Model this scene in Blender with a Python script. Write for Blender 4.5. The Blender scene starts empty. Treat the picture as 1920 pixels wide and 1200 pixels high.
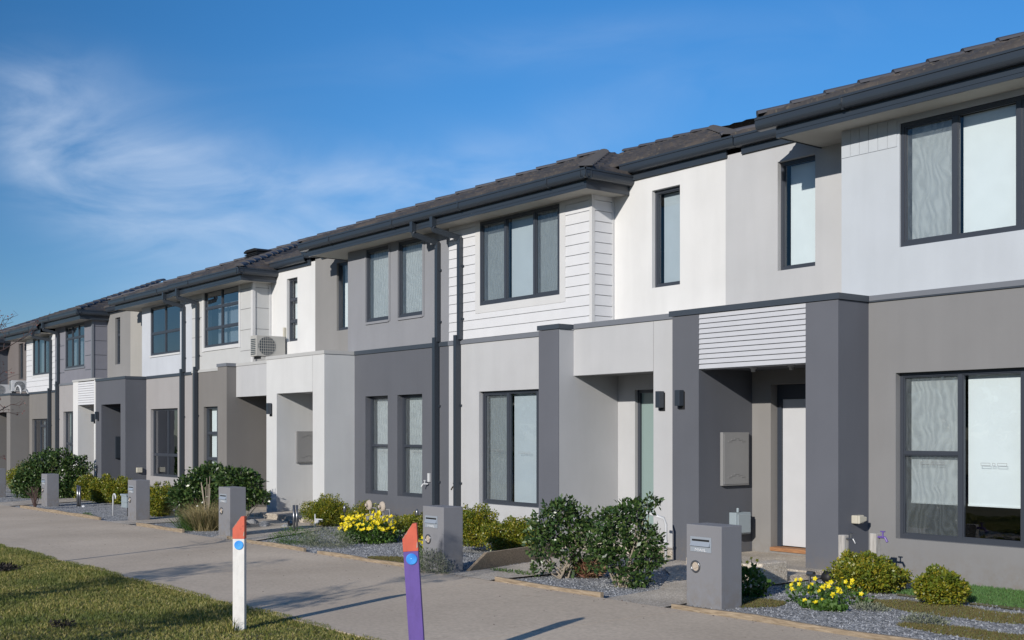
import bpy, math, random
import numpy as np
from mathutils import Vector, Matrix
random.seed(7); rng = np.random.default_rng(7)
SC = bpy.context.scene
COL = SC.collection
R = math.radians

# ------------------------------------------------------------------ camera
CAMZ = 1.75
cam_d = bpy.data.cameras.new("camera"); cam = bpy.data.objects.new("camera", cam_d); COL.objects.link(cam)
cam.location = (0, 0, CAMZ)
cam.rotation_euler = (R(90), 0, R(90 - 37.893))
cam_d.sensor_width = 36.0
cam_d.lens = 36.0 * 2210 / 1920
cam_d.shift_y = (812 - 600) / 1920
cam_d.clip_start = 0.1; cam_d.clip_end = 3000
SC.camera = cam

# ------------------------------------------------------------------ sky, sun, exposure
SUN_EL = R(21.0)
sx, sy = 0.3872, -0.9220                      # horizontal direction towards the sun
sun_vec = Vector((sx * math.cos(SUN_EL), sy * math.cos(SUN_EL), math.sin(SUN_EL)))
sd = bpy.data.lights.new("sun", 'SUN'); sun = bpy.data.objects.new("sun", sd); COL.objects.link(sun)
sd.energy = 4.9; sd.angle = R(0.55); sd.color = (1.0, 0.945, 0.87)
sun.rotation_euler = sun_vec.to_track_quat('Z', 'Y').to_euler()
W = bpy.data.worlds.new("World"); SC.world = W; W.use_nodes = True
nt = W.node_tree; nt.nodes.clear()
def N(tree, typ, **kw):
    n = tree.nodes.new(typ)
    for k, v in kw.items(): setattr(n, k, v)
    return n
wo = N(nt, 'ShaderNodeOutputWorld'); bg = N(nt, 'ShaderNodeBackground')
sky = N(nt, 'ShaderNodeTexSky', sky_type='NISHITA')
sky.sun_disc = False; sky.sun_elevation = SUN_EL; sky.sun_rotation = math.atan2(sx, sy)
sky.air_density = 1.0; sky.dust_density = 0.1; sky.ozone_density = 6.5; sky.altitude = 50
bg.inputs['Strength'].default_value = 0.128
hs = N(nt, 'ShaderNodeHueSaturation'); hs.inputs['Saturation'].default_value = 1.31; hs.inputs['Hue'].default_value = 0.507; hs.inputs['Value'].default_value = 1.59
gm = N(nt, 'ShaderNodeGamma'); gm.inputs['Gamma'].default_value = 0.74        # evens out the sky from horizon to zenith
nt.links.new(sky.outputs[0], gm.inputs['Color']); nt.links.new(gm.outputs[0], hs.inputs['Color'])
tc = N(nt, 'ShaderNodeTexCoord')
def wmath(op, a, b=None, clamp=False):
    n = N(nt, 'ShaderNodeMath', operation=op); n.use_clamp = clamp
    for i, x in enumerate((a, b)):
        if x is None: continue
        if isinstance(x, (int, float)): n.inputs[i].default_value = x
        else: nt.links.new(x, n.inputs[i])
    return n.outputs[0]
def wdot(vec):
    n = N(nt, 'ShaderNodeVectorMath', operation='DOT_PRODUCT'); n.inputs[1].default_value = vec
    nt.links.new(tc.outputs['Generated'], n.inputs[0]); return n.outputs['Value']
# high thin cirrus, laid out over the western sky by direction
fw = Vector((-0.78916, 0.61419, 0)); rt = Vector((0.61419, 0.78916, 0))
den = wmath('MAXIMUM', wdot(fw), 0.05)
U = wmath('DIVIDE', wdot(rt), den); V = wmath('DIVIDE', wdot(Vector((0, 0, 1))), den)
def blob(cu, cv, ru, rv, ang=0.0):
    ca, sa = math.cos(ang), math.sin(ang)
    du = wmath('SUBTRACT', U, cu); dv = wmath('SUBTRACT', V, cv)
    a = wmath('DIVIDE', wmath('ADD', wmath('MULTIPLY', du, ca), wmath('MULTIPLY', dv, sa)), ru)
    b = wmath('DIVIDE', wmath('SUBTRACT', wmath('MULTIPLY', dv, ca), wmath('MULTIPLY', du, sa)), rv)
    q = wmath('ADD', wmath('MULTIPLY', a, a), wmath('MULTIPLY', b, b))
    return wmath('POWER', 2.718, wmath('MULTIPLY', q, -1.0))
comb = N(nt, 'ShaderNodeCombineXYZ'); nt.links.new(U, comb.inputs[0]); nt.links.new(V, comb.inputs[1])
mp = N(nt, 'ShaderNodeMapping'); mp.inputs['Rotation'].default_value = (0, 0, 0.35); mp.inputs['Scale'].default_value = (4.2, 11, 1)
nt.links.new(comb.outputs[0], mp.inputs[0])
nz = N(nt, 'ShaderNodeTexNoise'); nz.inputs['Scale'].default_value = 1.0; nz.inputs['Detail'].default_value = 7; nz.inputs['Roughness'].default_value = 0.55; nz.inputs['Distortion'].default_value = 1.6
nt.links.new(mp.outputs[0], nz.inputs['Vector'])
cr = N(nt, 'ShaderNodeMapRange'); cr.inputs['From Min'].default_value = 0.27; cr.inputs['From Max'].default_value = 0.78
nt.links.new(nz.outputs['Fac'], cr.inputs['Value'])
bl = None
for args, wgt in (((-0.372, 0.298, 0.065, 0.026, -0.1), 0.5), ((-0.405, 0.262, 0.040, 0.050, 0.35), 0.65), ((-0.345, 0.218, 0.080, 0.050, -0.55), 0.95),
                  ((-0.250, 0.183, 0.110, 0.060, -0.35), 1.0), ((-0.145, 0.172, 0.130, 0.055, -0.05), 1.0), ((0.03, 0.33, 0.18, 0.020, 0.1), 0.22), ((0.0, 0.24, 0.28, 0.03, 0.35), 0.2), ((-0.02, 0.2, 0.12, 0.04, 0.1), 0.4)):
    m = wmath('MULTIPLY', blob(*args), wgt); bl = m if bl is None else wmath('ADD', bl, m)
cfac = wmath('MULTIPLY', wmath('MULTIPLY', wmath('MINIMUM', bl, 1.0), cr.outputs[0]), 0.62, clamp=True)
mixc = N(nt, 'ShaderNodeMix', data_type='RGBA')
dk = N(nt, 'ShaderNodeMapRange', interpolation_type='SMOOTHSTEP'); dk.inputs['From Min'].default_value = -0.75; dk.inputs['From Max'].default_value = 0.05; dk.inputs['To Min'].default_value = 0.50; dk.inputs['To Max'].default_value = 1.0
nt.links.new(wdot(rt), dk.inputs['Value']); vs = N(nt, 'ShaderNodeVectorMath', operation='SCALE'); nt.links.new(hs.outputs[0], vs.inputs[0]); nt.links.new(dk.outputs[0], vs.inputs['Scale'])
nt.links.new(cfac, mixc.inputs['Factor']); nt.links.new(vs.outputs[0], mixc.inputs['A']); mixc.inputs['B'].default_value = (5.0, 5.9, 7.3, 1)
nt.links.new(mixc.outputs['Result'], bg.inputs['Color']); nt.links.new(bg.outputs[0], wo.inputs[0])
SC.view_settings.view_transform = 'Standard'; SC.view_settings.look = 'None'
SC.view_settings.exposure = 0.0; SC.view_settings.gamma = 1.0

# ------------------------------------------------------------------ materials
def lin(c):
    return tuple(((x / 255) / 12.92 if x / 255 <= 0.04045 else ((x / 255 + 0.055) / 1.055) ** 2.4) for x in c)
MATS = {}
def base_mat(name):
    m = bpy.data.materials.new(name); m.use_nodes = True; t = m.node_tree
    b = t.nodes['Principled BSDF']; MATS[name] = m
    return m, t, b
def noise_col(t, c1, c2, scale, detail=4, lo=0.35, hi=0.65, stretch=None, rough=0.55):
    co = N(t, 'ShaderNodeTexCoord'); mpn = N(t, 'ShaderNodeMapping')
    if stretch: mpn.inputs['Scale'].default_value = stretch
    geo = N(t, 'ShaderNodeNewGeometry')
    t.links.new(geo.outputs['Position'], mpn.inputs[0])
    n = N(t, 'ShaderNodeTexNoise'); n.inputs['Scale'].default_value = scale; n.inputs['Detail'].default_value = detail; n.inputs['Roughness'].default_value = rough
    t.links.new(mpn.outputs[0], n.inputs['Vector'])
    mr = N(t, 'ShaderNodeMapRange'); mr.inputs['From Min'].default_value = lo; mr.inputs['From Max'].default_value = hi
    t.links.new(n.outputs['Fac'], mr.inputs['Value'])
    mx = N(t, 'ShaderNodeMix', data_type='RGBA'); mx.inputs['A'].default_value = (*c1, 1); mx.inputs['B'].default_value = (*c2, 1)
    t.links.new(mr.outputs[0], mx.inputs['Factor'])
    return mx.outputs['Result'], n, mpn
def add_bump(t, b, height, strength, dist=0.01):
    bp = N(t, 'ShaderNodeBump'); bp.inputs['Strength'].default_value = strength; bp.inputs['Distance'].default_value = dist
    t.links.new(height, bp.inputs['Height']); t.links.new(bp.outputs[0], b.inputs['Normal'])
def sc(c, k): return tuple(x * k for x in c)
K = 0.605                                       # photo value of a sunlit face -> base colour
def render_mat(name, rgb, rough=0.85, k=K, var=0.045):
    """painted rendered wall: faint mottling, rain streaks, grainy bump"""
    m, t, b = base_mat(name); c = sc(lin(rgb), k)
    o1, n1, m1 = noise_col(t, sc(c, 1 - var), sc(c, 1 + var * 0.6), 1.3, 5, 0.3, 0.7)
    o2, n2, m2 = noise_col(t, (1 - 0.03,) * 3, (1.015,) * 3, 3.0, 4, 0.35, 0.6, (1, 1, 0.12))
    mu = N(t, 'ShaderNodeMix', data_type='RGBA', blend_type='MULTIPLY'); mu.inputs['Factor'].default_value = 1
    t.links.new(o1, mu.inputs['A']); t.links.new(o2, mu.inputs['B']); t.links.new(mu.outputs['Result'], b.inputs['Base Color'])
    gp = N(t, 'ShaderNodeNewGeometry'); sx_ = N(t, 'ShaderNodeSeparateXYZ'); t.links.new(gp.outputs['Position'], sx_.inputs[0])
    hz = N(t, 'ShaderNodeMapRange'); hz.inputs['From Min'].default_value = 0.42; hz.inputs['From Max'].default_value = -0.05; t.links.new(sx_.outputs['Z'], hz.inputs['Value'])
    dn = N(t, 'ShaderNodeTexNoise'); dn.inputs['Scale'].default_value = 9; dn.inputs['Detail'].default_value = 8; dn.inputs['Roughness'].default_value = 0.7; t.links.new(gp.outputs['Position'], dn.inputs['Vector'])
    dm = N(t, 'ShaderNodeMapRange'); dm.inputs['From Min'].default_value = 0.42; dm.inputs['From Max'].default_value = 0.62; dm.inputs['To Max'].default_value = 0.55; t.links.new(dn.outputs['Fac'], dm.inputs['Value'])
    dx = N(t, 'ShaderNodeMath', operation='MULTIPLY'); t.links.new(hz.outputs[0], dx.inputs[0]); t.links.new(dm.outputs[0], dx.inputs[1])
    dmix = N(t, 'ShaderNodeMix', data_type='RGBA'); t.links.new(dx.outputs[0], dmix.inputs['Factor']); t.links.new(mu.outputs['Result'], dmix.inputs['A']); dmix.inputs['B'].default_value = (0.15, 0.125, 0.095, 1)
    t.links.new(dmix.outputs['Result'], b.inputs['Base Color'])
    b.inputs['Roughness'].default_value = rough; b.inputs['Specular IOR Level'].default_value = 0.3
    geo = N(t, 'ShaderNodeNewGeometry'); nn = N(t, 'ShaderNodeTexNoise'); nn.inputs['Scale'].default_value = 160; nn.inputs['Detail'].default_value = 3
    t.links.new(geo.outputs['Position'], nn.inputs['Vector']); add_bump(t, b, nn.outputs['Fac'], 0.35, 0.003)
    return m
def paint_mat(name, rgb, rough=0.4, k=K, metal=0.0, spec=0.5, lincol=None):
    m, t, b = base_mat(name); c = lincol or sc(lin(rgb), k)
    o, n, mm = noise_col(t, sc(c, 0.975), sc(c, 1.015), 4, 4)
    t.links.new(o, b.inputs['Base Color']); b.inputs['Roughness'].default_value = rough; b.inputs['Metallic'].default_value = metal
    b.inputs['Specular IOR Level'].default_value = spec
    return m
render_mat('render_white', (236, 236, 235), k=0.68); render_mat('render_paleblue', (206, 213, 221), k=0.67); render_mat('render_lightwarm', (201, 202, 204), k=0.69)
render_mat('render_light', (201, 202, 204), k=0.68); render_mat('render_taupe', (151, 151, 152)); render_mat('render_dark', (114, 117, 126))
render_mat('render_slate', (109, 112, 120)); render_mat('render_midlilac', (161, 163, 169)); render_mat('render_mid', (158, 157, 156))
render_mat('render_greywhite', (219, 220, 220), k=0.70); render_mat('render_beige', (144, 141, 138)); render_mat('render_cream', (190, 187, 181))
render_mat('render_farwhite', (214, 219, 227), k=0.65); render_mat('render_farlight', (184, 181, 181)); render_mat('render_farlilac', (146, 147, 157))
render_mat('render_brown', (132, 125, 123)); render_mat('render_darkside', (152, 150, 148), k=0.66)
paint_mat('board_white', (237, 238, 241), 0.55, k=0.67); paint_mat('slat_white', (214, 216, 222), 0.55, k=0.65); paint_mat('panel_white', (222, 223, 222), 0.6)
paint_mat('trim_white', (240, 240, 240), 0.5); paint_mat('soffit', (214, 210, 200), 0.8, k=0.62)
paint_mat('charcoal', (60, 68, 78), 0.32, k=0.62, spec=0.6); paint_mat('frame_metal', (62, 67, 76), 0.35, k=0.8); paint_mat('cap_dark', (66, 73, 82), 0.4, k=0.8)
paint_mat('cap_mid', (136, 140, 148), 0.4); paint_mat('cap_light', (214, 214, 212), 0.5); paint_mat('door_white', (228, 230, 234), 0.35)
paint_mat('door_head', (60, 68, 80), 0.4); paint_mat('box_grey', (160, 160, 160), 0.5); paint_mat('box_blue', (170, 184, 192), 0.4)
paint_mat('cream_plastic', (224, 218, 200), 0.45); paint_mat('white_plastic', (232, 234, 236), 0.35); paint_mat('ac_white', (206, 204, 198), 0.4)
paint_mat('black_rubber', (30, 30, 32), 0.6); paint_mat('steel', (150, 152, 156), 0.3, metal=0.8); paint_mat('brass', (120, 100, 70), 0.35, metal=0.8)
paint_mat('plate_metal', (186, 196, 208), 0.3, metal=0.2); paint_mat('dark_slot', (18, 18, 20), 0.7); paint_mat('purple_plastic', (120, 96, 178), 0.4)
paint_mat('post_red', (202, 82, 62), 0.5, k=0.85); paint_mat('post_white', (226, 224, 220), 0.5); paint_mat('post_purple', (100, 78, 158), 0.5, k=0.75)
paint_mat('letter_white', (244, 246, 250), 0.4); paint_mat('fan_dark', (58, 74, 86), 0.5); paint_mat('stone_cream', (206, 192, 176), 0.8)
render_mat('mailbox_render', (139, 140, 145), k=0.70); render_mat('step_side', (150, 140, 128))
for nm_, c_ in (('post_red', (0.52, 0.095, 0.05)), ('post_white', (0.60, 0.585, 0.56)), ('post_purple', (0.105, 0.06, 0.26))):
    m, t, b = base_mat(nm_); o, n, _ = noise_col(t, sc(c_, 1.06), sc(c_, 0.80), 14, 8, 0.45, 0.75, (1, 1, 0.35), 0.7)
    o2, n2, _ = noise_col(t, (1, 1, 1), (0.62, 0.56, 0.48), 34, 6, 0.63, 0.70, (1, 1, 0.5), 0.75)
    mu = N(t, 'ShaderNodeMix', data_type='RGBA', blend_type='MULTIPLY'); mu.inputs['Factor'].default_value = 1; t.links.new(o, mu.inputs['A']); t.links.new(o2, mu.inputs['B'])
    t.links.new(mu.outputs['Result'], b.inputs['Base Color']); b.inputs['Roughness'].default_value = 0.6; add_bump(t, b, n.outputs['Fac'], 0.3, 0.004)
m, t, b = base_mat('reflector'); b.inputs['Roughness'].default_value = 0.15
geo = N(t, 'ShaderNodeTexCoord'); wv = N(t, 'ShaderNodeTexVoronoi'); wv.inputs['Scale'].default_value = 9
t.links.new(geo.outputs['Object'], wv.inputs['Vector'])
rp = N(t, 'ShaderNodeValToRGB'); rp.color_ramp.elements[0].color = (0.012, 0.11, 0.52, 1); rp.color_ramp.elements[1].color = (0.10, 0.42, 0.85, 1)
t.links.new(wv.outputs['Distance'], rp.inputs[0]); t.links.new(rp.outputs[0], b.inputs['Base Color'])

def timber(name, c1, c2):
    m, t, b = base_mat(name)
    o, n, mm = noise_col(t, c1, c2, 6, 6, 0.3, 0.7, (1.2, 8, 9)); t.links.new(o, b.inputs['Base Color']); b.inputs['Roughness'].default_value = 0.85
    add_bump(t, b, n.outputs['Fac'], 0.5, 0.01)
timber('timber_edge', (0.17, 0.125, 0.08), (0.34, 0.27, 0.19)); timber('timber_sill', (0.22, 0.10, 0.045), (0.36, 0.18, 0.08))
m, t, b = base_mat('timber_post'); o, n, mm = noise_col(t, (0.27, 0.255, 0.24), (0.45, 0.43, 0.40), 8, 6, 0.3, 0.7, (6, 6, 0.8)); t.links.new(o, b.inputs['Base Color']); b.inputs['Roughness'].default_value = 0.9
m, t, b = base_mat('bark'); o, n, mm = noise_col(t, (0.10, 0.075, 0.06), (0.20, 0.16, 0.13), 14, 6); t.links.new(o, b.inputs['Base Color']); b.inputs['Roughness'].default_value = 0.9
m, t, b = base_mat('twig'); b.inputs['Base Color'].default_value = (0.26, 0.22, 0.17, 1); b.inputs['Roughness'].default_value = 0.85
m, t, b = base_mat('dark_twig'); b.inputs['Base Color'].default_value = (0.07, 0.04, 0.035, 1); b.inputs['Roughness'].default_value = 0.8

# roof tiles: charcoal with brownish lichen
m, t, b = base_mat('roof_tile'); o, n, mm = noise_col(t, (0.030, 0.030, 0.034), (0.066, 0.055, 0.048), 1.6, 7, 0.42, 0.66)
geo = N(t, 'ShaderNodeNewGeometry'); mx = N(t, 'ShaderNodeMix', data_type='RGBA'); n2 = N(t, 'ShaderNodeTexNoise'); n2.inputs['Scale'].default_value = 22; n2.inputs['Detail'].default_value = 5
t.links.new(geo.outputs['Position'], n2.inputs['Vector']); mr = N(t, 'ShaderNodeMapRange'); mr.inputs['From Min'].default_value = 0.58; mr.inputs['From Max'].default_value = 0.75
t.links.new(n2.outputs['Fac'], mr.inputs['Value']); t.links.new(mr.outputs[0], mx.inputs['Factor']); t.links.new(o, mx.inputs['A']); mx.inputs['B'].default_value = (0.12, 0.10, 0.07, 1)
t.links.new(mx.outputs['Result'], b.inputs['Base Color']); b.inputs['Roughness'].default_value = 0.7
paint_mat('ridge_dark', (0, 0, 0), 0.6, lincol=(0.052, 0.052, 0.060))

# glass: thin pane, reflection over see-through, slightly wavy
def glass_mat(name, tint, ior=1.65, wav=0.005, rough=0.0):
    m, t, b = base_mat(name); t.nodes.remove(b)
    out = t.nodes['Material Output']; tr = N(t, 'ShaderNodeBsdfTransparent'); tr.inputs[0].default_value = (*tint, 1)
    gl = N(t, 'ShaderNodeBsdfGlossy'); gl.inputs['Roughness'].default_value = rough; gl.inputs['Color'].default_value = (0.95, 0.97, 1, 1)
    lw = N(t, 'ShaderNodeLayerWeight'); lw.inputs['Blend'].default_value = 0.5
    pw = N(t, 'ShaderNodeMath', operation='POWER'); pw.inputs[1].default_value = 4.5; t.links.new(lw.outputs['Facing'], pw.inputs[0])
    fr = N(t, 'ShaderNodeMapRange'); fr.inputs['To Min'].default_value = ((ior - 1) / (ior + 1)) ** 2 * 1.6; t.links.new(pw.outputs[0], fr.inputs['Value']); mix = N(t, 'ShaderNodeMixShader')
    geo = N(t, 'ShaderNodeNewGeometry'); nn = N(t, 'ShaderNodeTexNoise'); nn.inputs['Scale'].default_value = 2.6; nn.inputs['Detail'].default_value = 1.5
    t.links.new(geo.outputs['Position'], nn.inputs['Vector'])
    bp = N(t, 'ShaderNodeBump'); bp.inputs['Strength'].default_value = 0.4; bp.inputs['Distance'].default_value = wav
    t.links.new(nn.outputs['Fac'], bp.inputs['Height']); t.links.new(bp.outputs[0], gl.inputs['Normal'])
    t.links.new(fr.outputs[0], mix.inputs[0]); t.links.new(tr.outputs[0], mix.inputs[1]); t.links.new(gl.outputs[0], mix.inputs[2])
    t.links.new(mix.outputs[0], out.inputs[0])
glass_mat('glass', (0.90, 0.935, 0.95)); glass_mat('glass_coated', (0.5, 0.56, 0.6), 2.9)
# insect screen: fine dark mesh seen as a half-transparent veil with moire waves
m, t, b = base_mat('flyscreen'); out = t.nodes['Material Output']; b.inputs['Base Color'].default_value = (0.19, 0.205, 0.215, 1); b.inputs['Roughness'].default_value = 0.6
geo = N(t, 'ShaderNodeNewGeometry'); mpn = N(t, 'ShaderNodeMapping'); mpn.inputs['Scale'].default_value = (1, 1, 0.6); t.links.new(geo.outputs['Position'], mpn.inputs[0])
wv = N(t, 'ShaderNodeTexWave'); wv.inputs['Scale'].default_value = 3.5; wv.inputs['Distortion'].default_value = 16; wv.inputs['Detail'].default_value = 2; wv.inputs['Detail Scale'].default_value = 1.2
t.links.new(mpn.outputs[0], wv.inputs['Vector'])
mr = N(t, 'ShaderNodeMapRange'); mr.inputs['To Min'].default_value = 0.33; mr.inputs['To Max'].default_value = 0.47; t.links.new(wv.outputs['Fac'], mr.inputs['Value'])
tr = N(t, 'ShaderNodeBsdfTransparent'); mix = N(t, 'ShaderNodeMixShader'); t.links.new(mr.outputs[0], mix.inputs[0]); t.links.new(tr.outputs[0], mix.inputs[1]); t.links.new(b.outputs[0], mix.inputs[2]); t.links.new(mix.outputs[0], out.inputs[0])
paint_mat('blind', (226, 232, 232), 0.8, k=0.9); paint_mat('blind_mid', (196, 206, 212), 0.8, k=0.72); paint_mat('blind_grey', (170, 178, 180), 0.8, k=0.9); paint_mat('curtain', (235, 238, 242), 0.9, k=0.9)
paint_mat('interior', (90, 84, 78), 0.9, k=0.6)
m, t, b = base_mat('frosted'); b.inputs['Base Color'].default_value = (0.20, 0.27, 0.26, 1); b.inputs['Roughness'].default_value = 0.22; b.inputs['Specular IOR Level'].default_value = 0.7

# ground materials
m, t, b = base_mat('concrete'); o1, n1, _ = noise_col(t, (0.395, 0.325, 0.25), (0.52, 0.435, 0.34), 0.55, 6, 0.3, 0.7)
o2, n2, _ = noise_col(t, (0.86, 0.86, 0.85), (1.1, 1.09, 1.07), 26, 5, 0.32, 0.68)
mu = N(t, 'ShaderNodeMix', data_type='RGBA', blend_type='MULTIPLY'); mu.inputs['Factor'].default_value = 1; t.links.new(o1, mu.inputs['A']); t.links.new(o2, mu.inputs['B'])
o3, n3, _ = noise_col(t, (1, 1, 1), (0.80, 0.78, 0.76), 2.2, 7, 0.60, 0.72, None, 0.7)
mu2 = N(t, 'ShaderNodeMix', data_type='RGBA', blend_type='MULTIPLY'); mu2.inputs['Factor'].default_value = 1; t.links.new(mu.outputs['Result'], mu2.inputs['A']); t.links.new(o3, mu2.inputs['B'])
t.links.new(mu2.outputs['Result'], b.inputs['Base Color']); b.inputs['Roughness'].default_value = 0.92; add_bump(t, b, n2.outputs['Fac'], 0.35, 0.006)
def pebble(name, cols, scale, bump=0.9, dist=0.012):
    m, t, b = base_mat(name); geo = N(t, 'ShaderNodeNewGeometry'); vo = N(t, 'ShaderNodeTexVoronoi'); vo.inputs['Scale'].default_value = scale
    t.links.new(geo.outputs['Position'], vo.inputs['Vector']); sp = N(t, 'ShaderNodeSeparateColor'); t.links.new(vo.outputs['Color'], sp.inputs[0])
    rp = N(t, 'ShaderNodeValToRGB'); e = rp.color_ramp.elements; e[0].color = (*cols[0], 1); e[1].color = (*cols[-1], 1)
    for i, c in enumerate(cols[1:-1]): x = e.new((i + 1) / (len(cols) - 1)); x.color = (*c, 1)
    t.links.new(sp.outputs[0], rp.inputs[0]); o2, n2, _ = noise_col(t, (0.8,) * 3, (1.15,) * 3, 1.5, 5)
    mu = N(t, 'ShaderNodeMix', data_type='RGBA', blend_type='MULTIPLY'); mu.inputs['Factor'].default_value = 1; t.links.new(rp.outputs[0], mu.inputs['A']); t.links.new(o2, mu.inputs['B'])
    t.links.new(mu.outputs['Result'], b.inputs['Base Color']); b.inputs['Roughness'].default_value = 0.8
    inv = N(t, 'ShaderNodeMath', operation='SUBTRACT'); inv.inputs[0].default_value = 1; t.links.new(vo.outputs['Distance'], inv.inputs[1]); add_bump(t, b, inv.outputs[0], bump, dist)
pebble('gravel', [(0.10, 0.105, 0.11), (0.21, 0.215, 0.225), (0.33, 0.335, 0.34), (0.50, 0.50, 0.49)], 38, 1.0, 0.03)
pebble('aggregate', [(0.27, 0.22, 0.17), (0.46, 0.40, 0.32), (0.39, 0.35, 0.30), (0.62, 0.56, 0.47)], 70, 0.6, 0.008)
m, t, b = base_mat('stone_chip'); oi = N(t, 'ShaderNodeNewGeometry'); rp = N(t, 'ShaderNodeValToRGB'); e = rp.color_ramp.elements; e[0].color = (0.09, 0.095, 0.10, 1); e[1].color = (0.46, 0.465, 0.47, 1); x = e.new(0.6); x.color = (0.24, 0.245, 0.255, 1)
t.links.new(oi.outputs['Random Per Island'], rp.inputs[0]); t.links.new(rp.outputs[0], b.inputs['Base Color']); b.inputs['Roughness'].default_value = 0.75
m, t, b = base_mat('lawn_soil'); o, n, _ = noise_col(t, (0.085, 0.085, 0.025), (0.17, 0.14, 0.06), 1.7, 7, 0.35, 0.65); t.links.new(o, b.inputs['Base Color']); b.inputs['Roughness'].default_value = 1.0
m, t, b = base_mat('earth'); o, n, _ = noise_col(t, (0.07, 0.08, 0.03), (0.14, 0.12, 0.07), 0.3, 7, 0.35, 0.65); t.links.new(o, b.inputs['Base Color']); b.inputs['Roughness'].default_value = 1.0
m, t, b = base_mat('asphalt'); o, n, _ = noise_col(t, (0.04, 0.04, 0.042), (0.07, 0.07, 0.07), 30, 4); t.links.new(o, b.inputs['Base Color']); b.inputs['Roughness'].default_value = 0.9
def leaf_mat(name, cols, rough=0.45, trans=0.25, patch=None):
    m, t, b = base_mat(name); g = N(t, 'ShaderNodeNewGeometry'); rp = N(t, 'ShaderNodeValToRGB'); e = rp.color_ramp.elements
    e[0].color = (*cols[0], 1); e[1].color = (*cols[-1], 1)
    for i, c in enumerate(cols[1:-1]): x = e.new((i + 1) / (len(cols) - 1)); x.color = (*c, 1)
    t.links.new(g.outputs['Random Per Island'], rp.inputs[0]); res = rp.outputs[0]
    if patch:
        mx = N(t, 'ShaderNodeMix', data_type='RGBA'); nn = N(t, 'ShaderNodeTexNoise'); nn.inputs['Scale'].default_value = patch[1]; nn.inputs['Detail'].default_value = 4
        t.links.new(g.outputs['Position'], nn.inputs['Vector']); mr = N(t, 'ShaderNodeMapRange'); mr.inputs['From Min'].default_value = 0.45; mr.inputs['From Max'].default_value = 0.65; mr.inputs['To Max'].default_value = 0.85
        t.links.new(nn.outputs['Fac'], mr.inputs['Value']); t.links.new(mr.outputs[0], mx.inputs['Factor']); t.links.new(res, mx.inputs['A']); mx.inputs['B'].default_value = (*patch[0], 1); res = mx.outputs['Result']
    t.links.new(res, b.inputs['Base Color']); b.inputs['Roughness'].default_value = rough
    out = t.nodes['Material Output']; tl = N(t, 'ShaderNodeBsdfTranslucent'); t.links.new(res, tl.inputs[0]); mix = N(t, 'ShaderNodeMixShader'); mix.inputs[0].default_value = trans
    t.links.new(b.outputs[0], mix.inputs[1]); t.links.new(tl.outputs[0], mix.inputs[2]); t.links.new(mix.outputs[0], out.inputs[0])
leaf_mat('leaf_dark', [(0.018, 0.040, 0.012), (0.035, 0.075, 0.020), (0.060, 0.11, 0.028), (0.11, 0.15, 0.045)], 0.33, 0.2)
leaf_mat('leaf_gold', [(0.07, 0.11, 0.012), (0.15, 0.18, 0.015), (0.26, 0.25, 0.02), (0.36, 0.28, 0.03)], 0.4, 0.3, ((0.10, 0.15, 0.02), 7))
leaf_mat('leaf_green', [(0.03, 0.07, 0.012), (0.06, 0.13, 0.02), (0.10, 0.18, 0.03)], 0.5, 0.3)
leaf_mat('leaf_grey', [(0.09, 0.11, 0.07), (0.16, 0.18, 0.12), (0.25, 0.26, 0.20)], 0.7, 0.2)
leaf_mat('moss', [(0.09, 0.07, 0.025), (0.14, 0.11, 0.04), (0.10, 0.13, 0.03)], 0.9, 0.1)
leaf_mat('turf', [(0.05, 0.12, 0.03), (0.08, 0.17, 0.045), (0.07, 0.15, 0.03)], 0.7, 0.15)
leaf_mat('blade', [(0.085, 0.115, 0.018), (0.165, 0.185, 0.032), (0.28, 0.25, 0.065), (0.44, 0.37, 0.15)], 0.6, 0.3, ((0.085, 0.12, 0.022), 1.1))
leaf_mat('straw', [(0.16, 0.15, 0.05), (0.30, 0.24, 0.11), (0.40, 0.33, 0.18)], 0.7, 0.2)
leaf_mat('petal', [(0.80, 0.62, 0.01), (0.88, 0.74, 0.02)], 0.5, 0.3); leaf_mat('bud', [(0.10, 0.02, 0.02), (0.16, 0.05, 0.03)], 0.6, 0.1)
leaf_mat('mulch', [(0.012, 0.010, 0.009), (0.035, 0.028, 0.022)], 0.9, 0.0); leaf_mat('red_leaf', [(0.16, 0.05, 0.04), (0.25, 0.14, 0.08), (0.10, 0.12, 0.04)], 0.6, 0.2)

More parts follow.
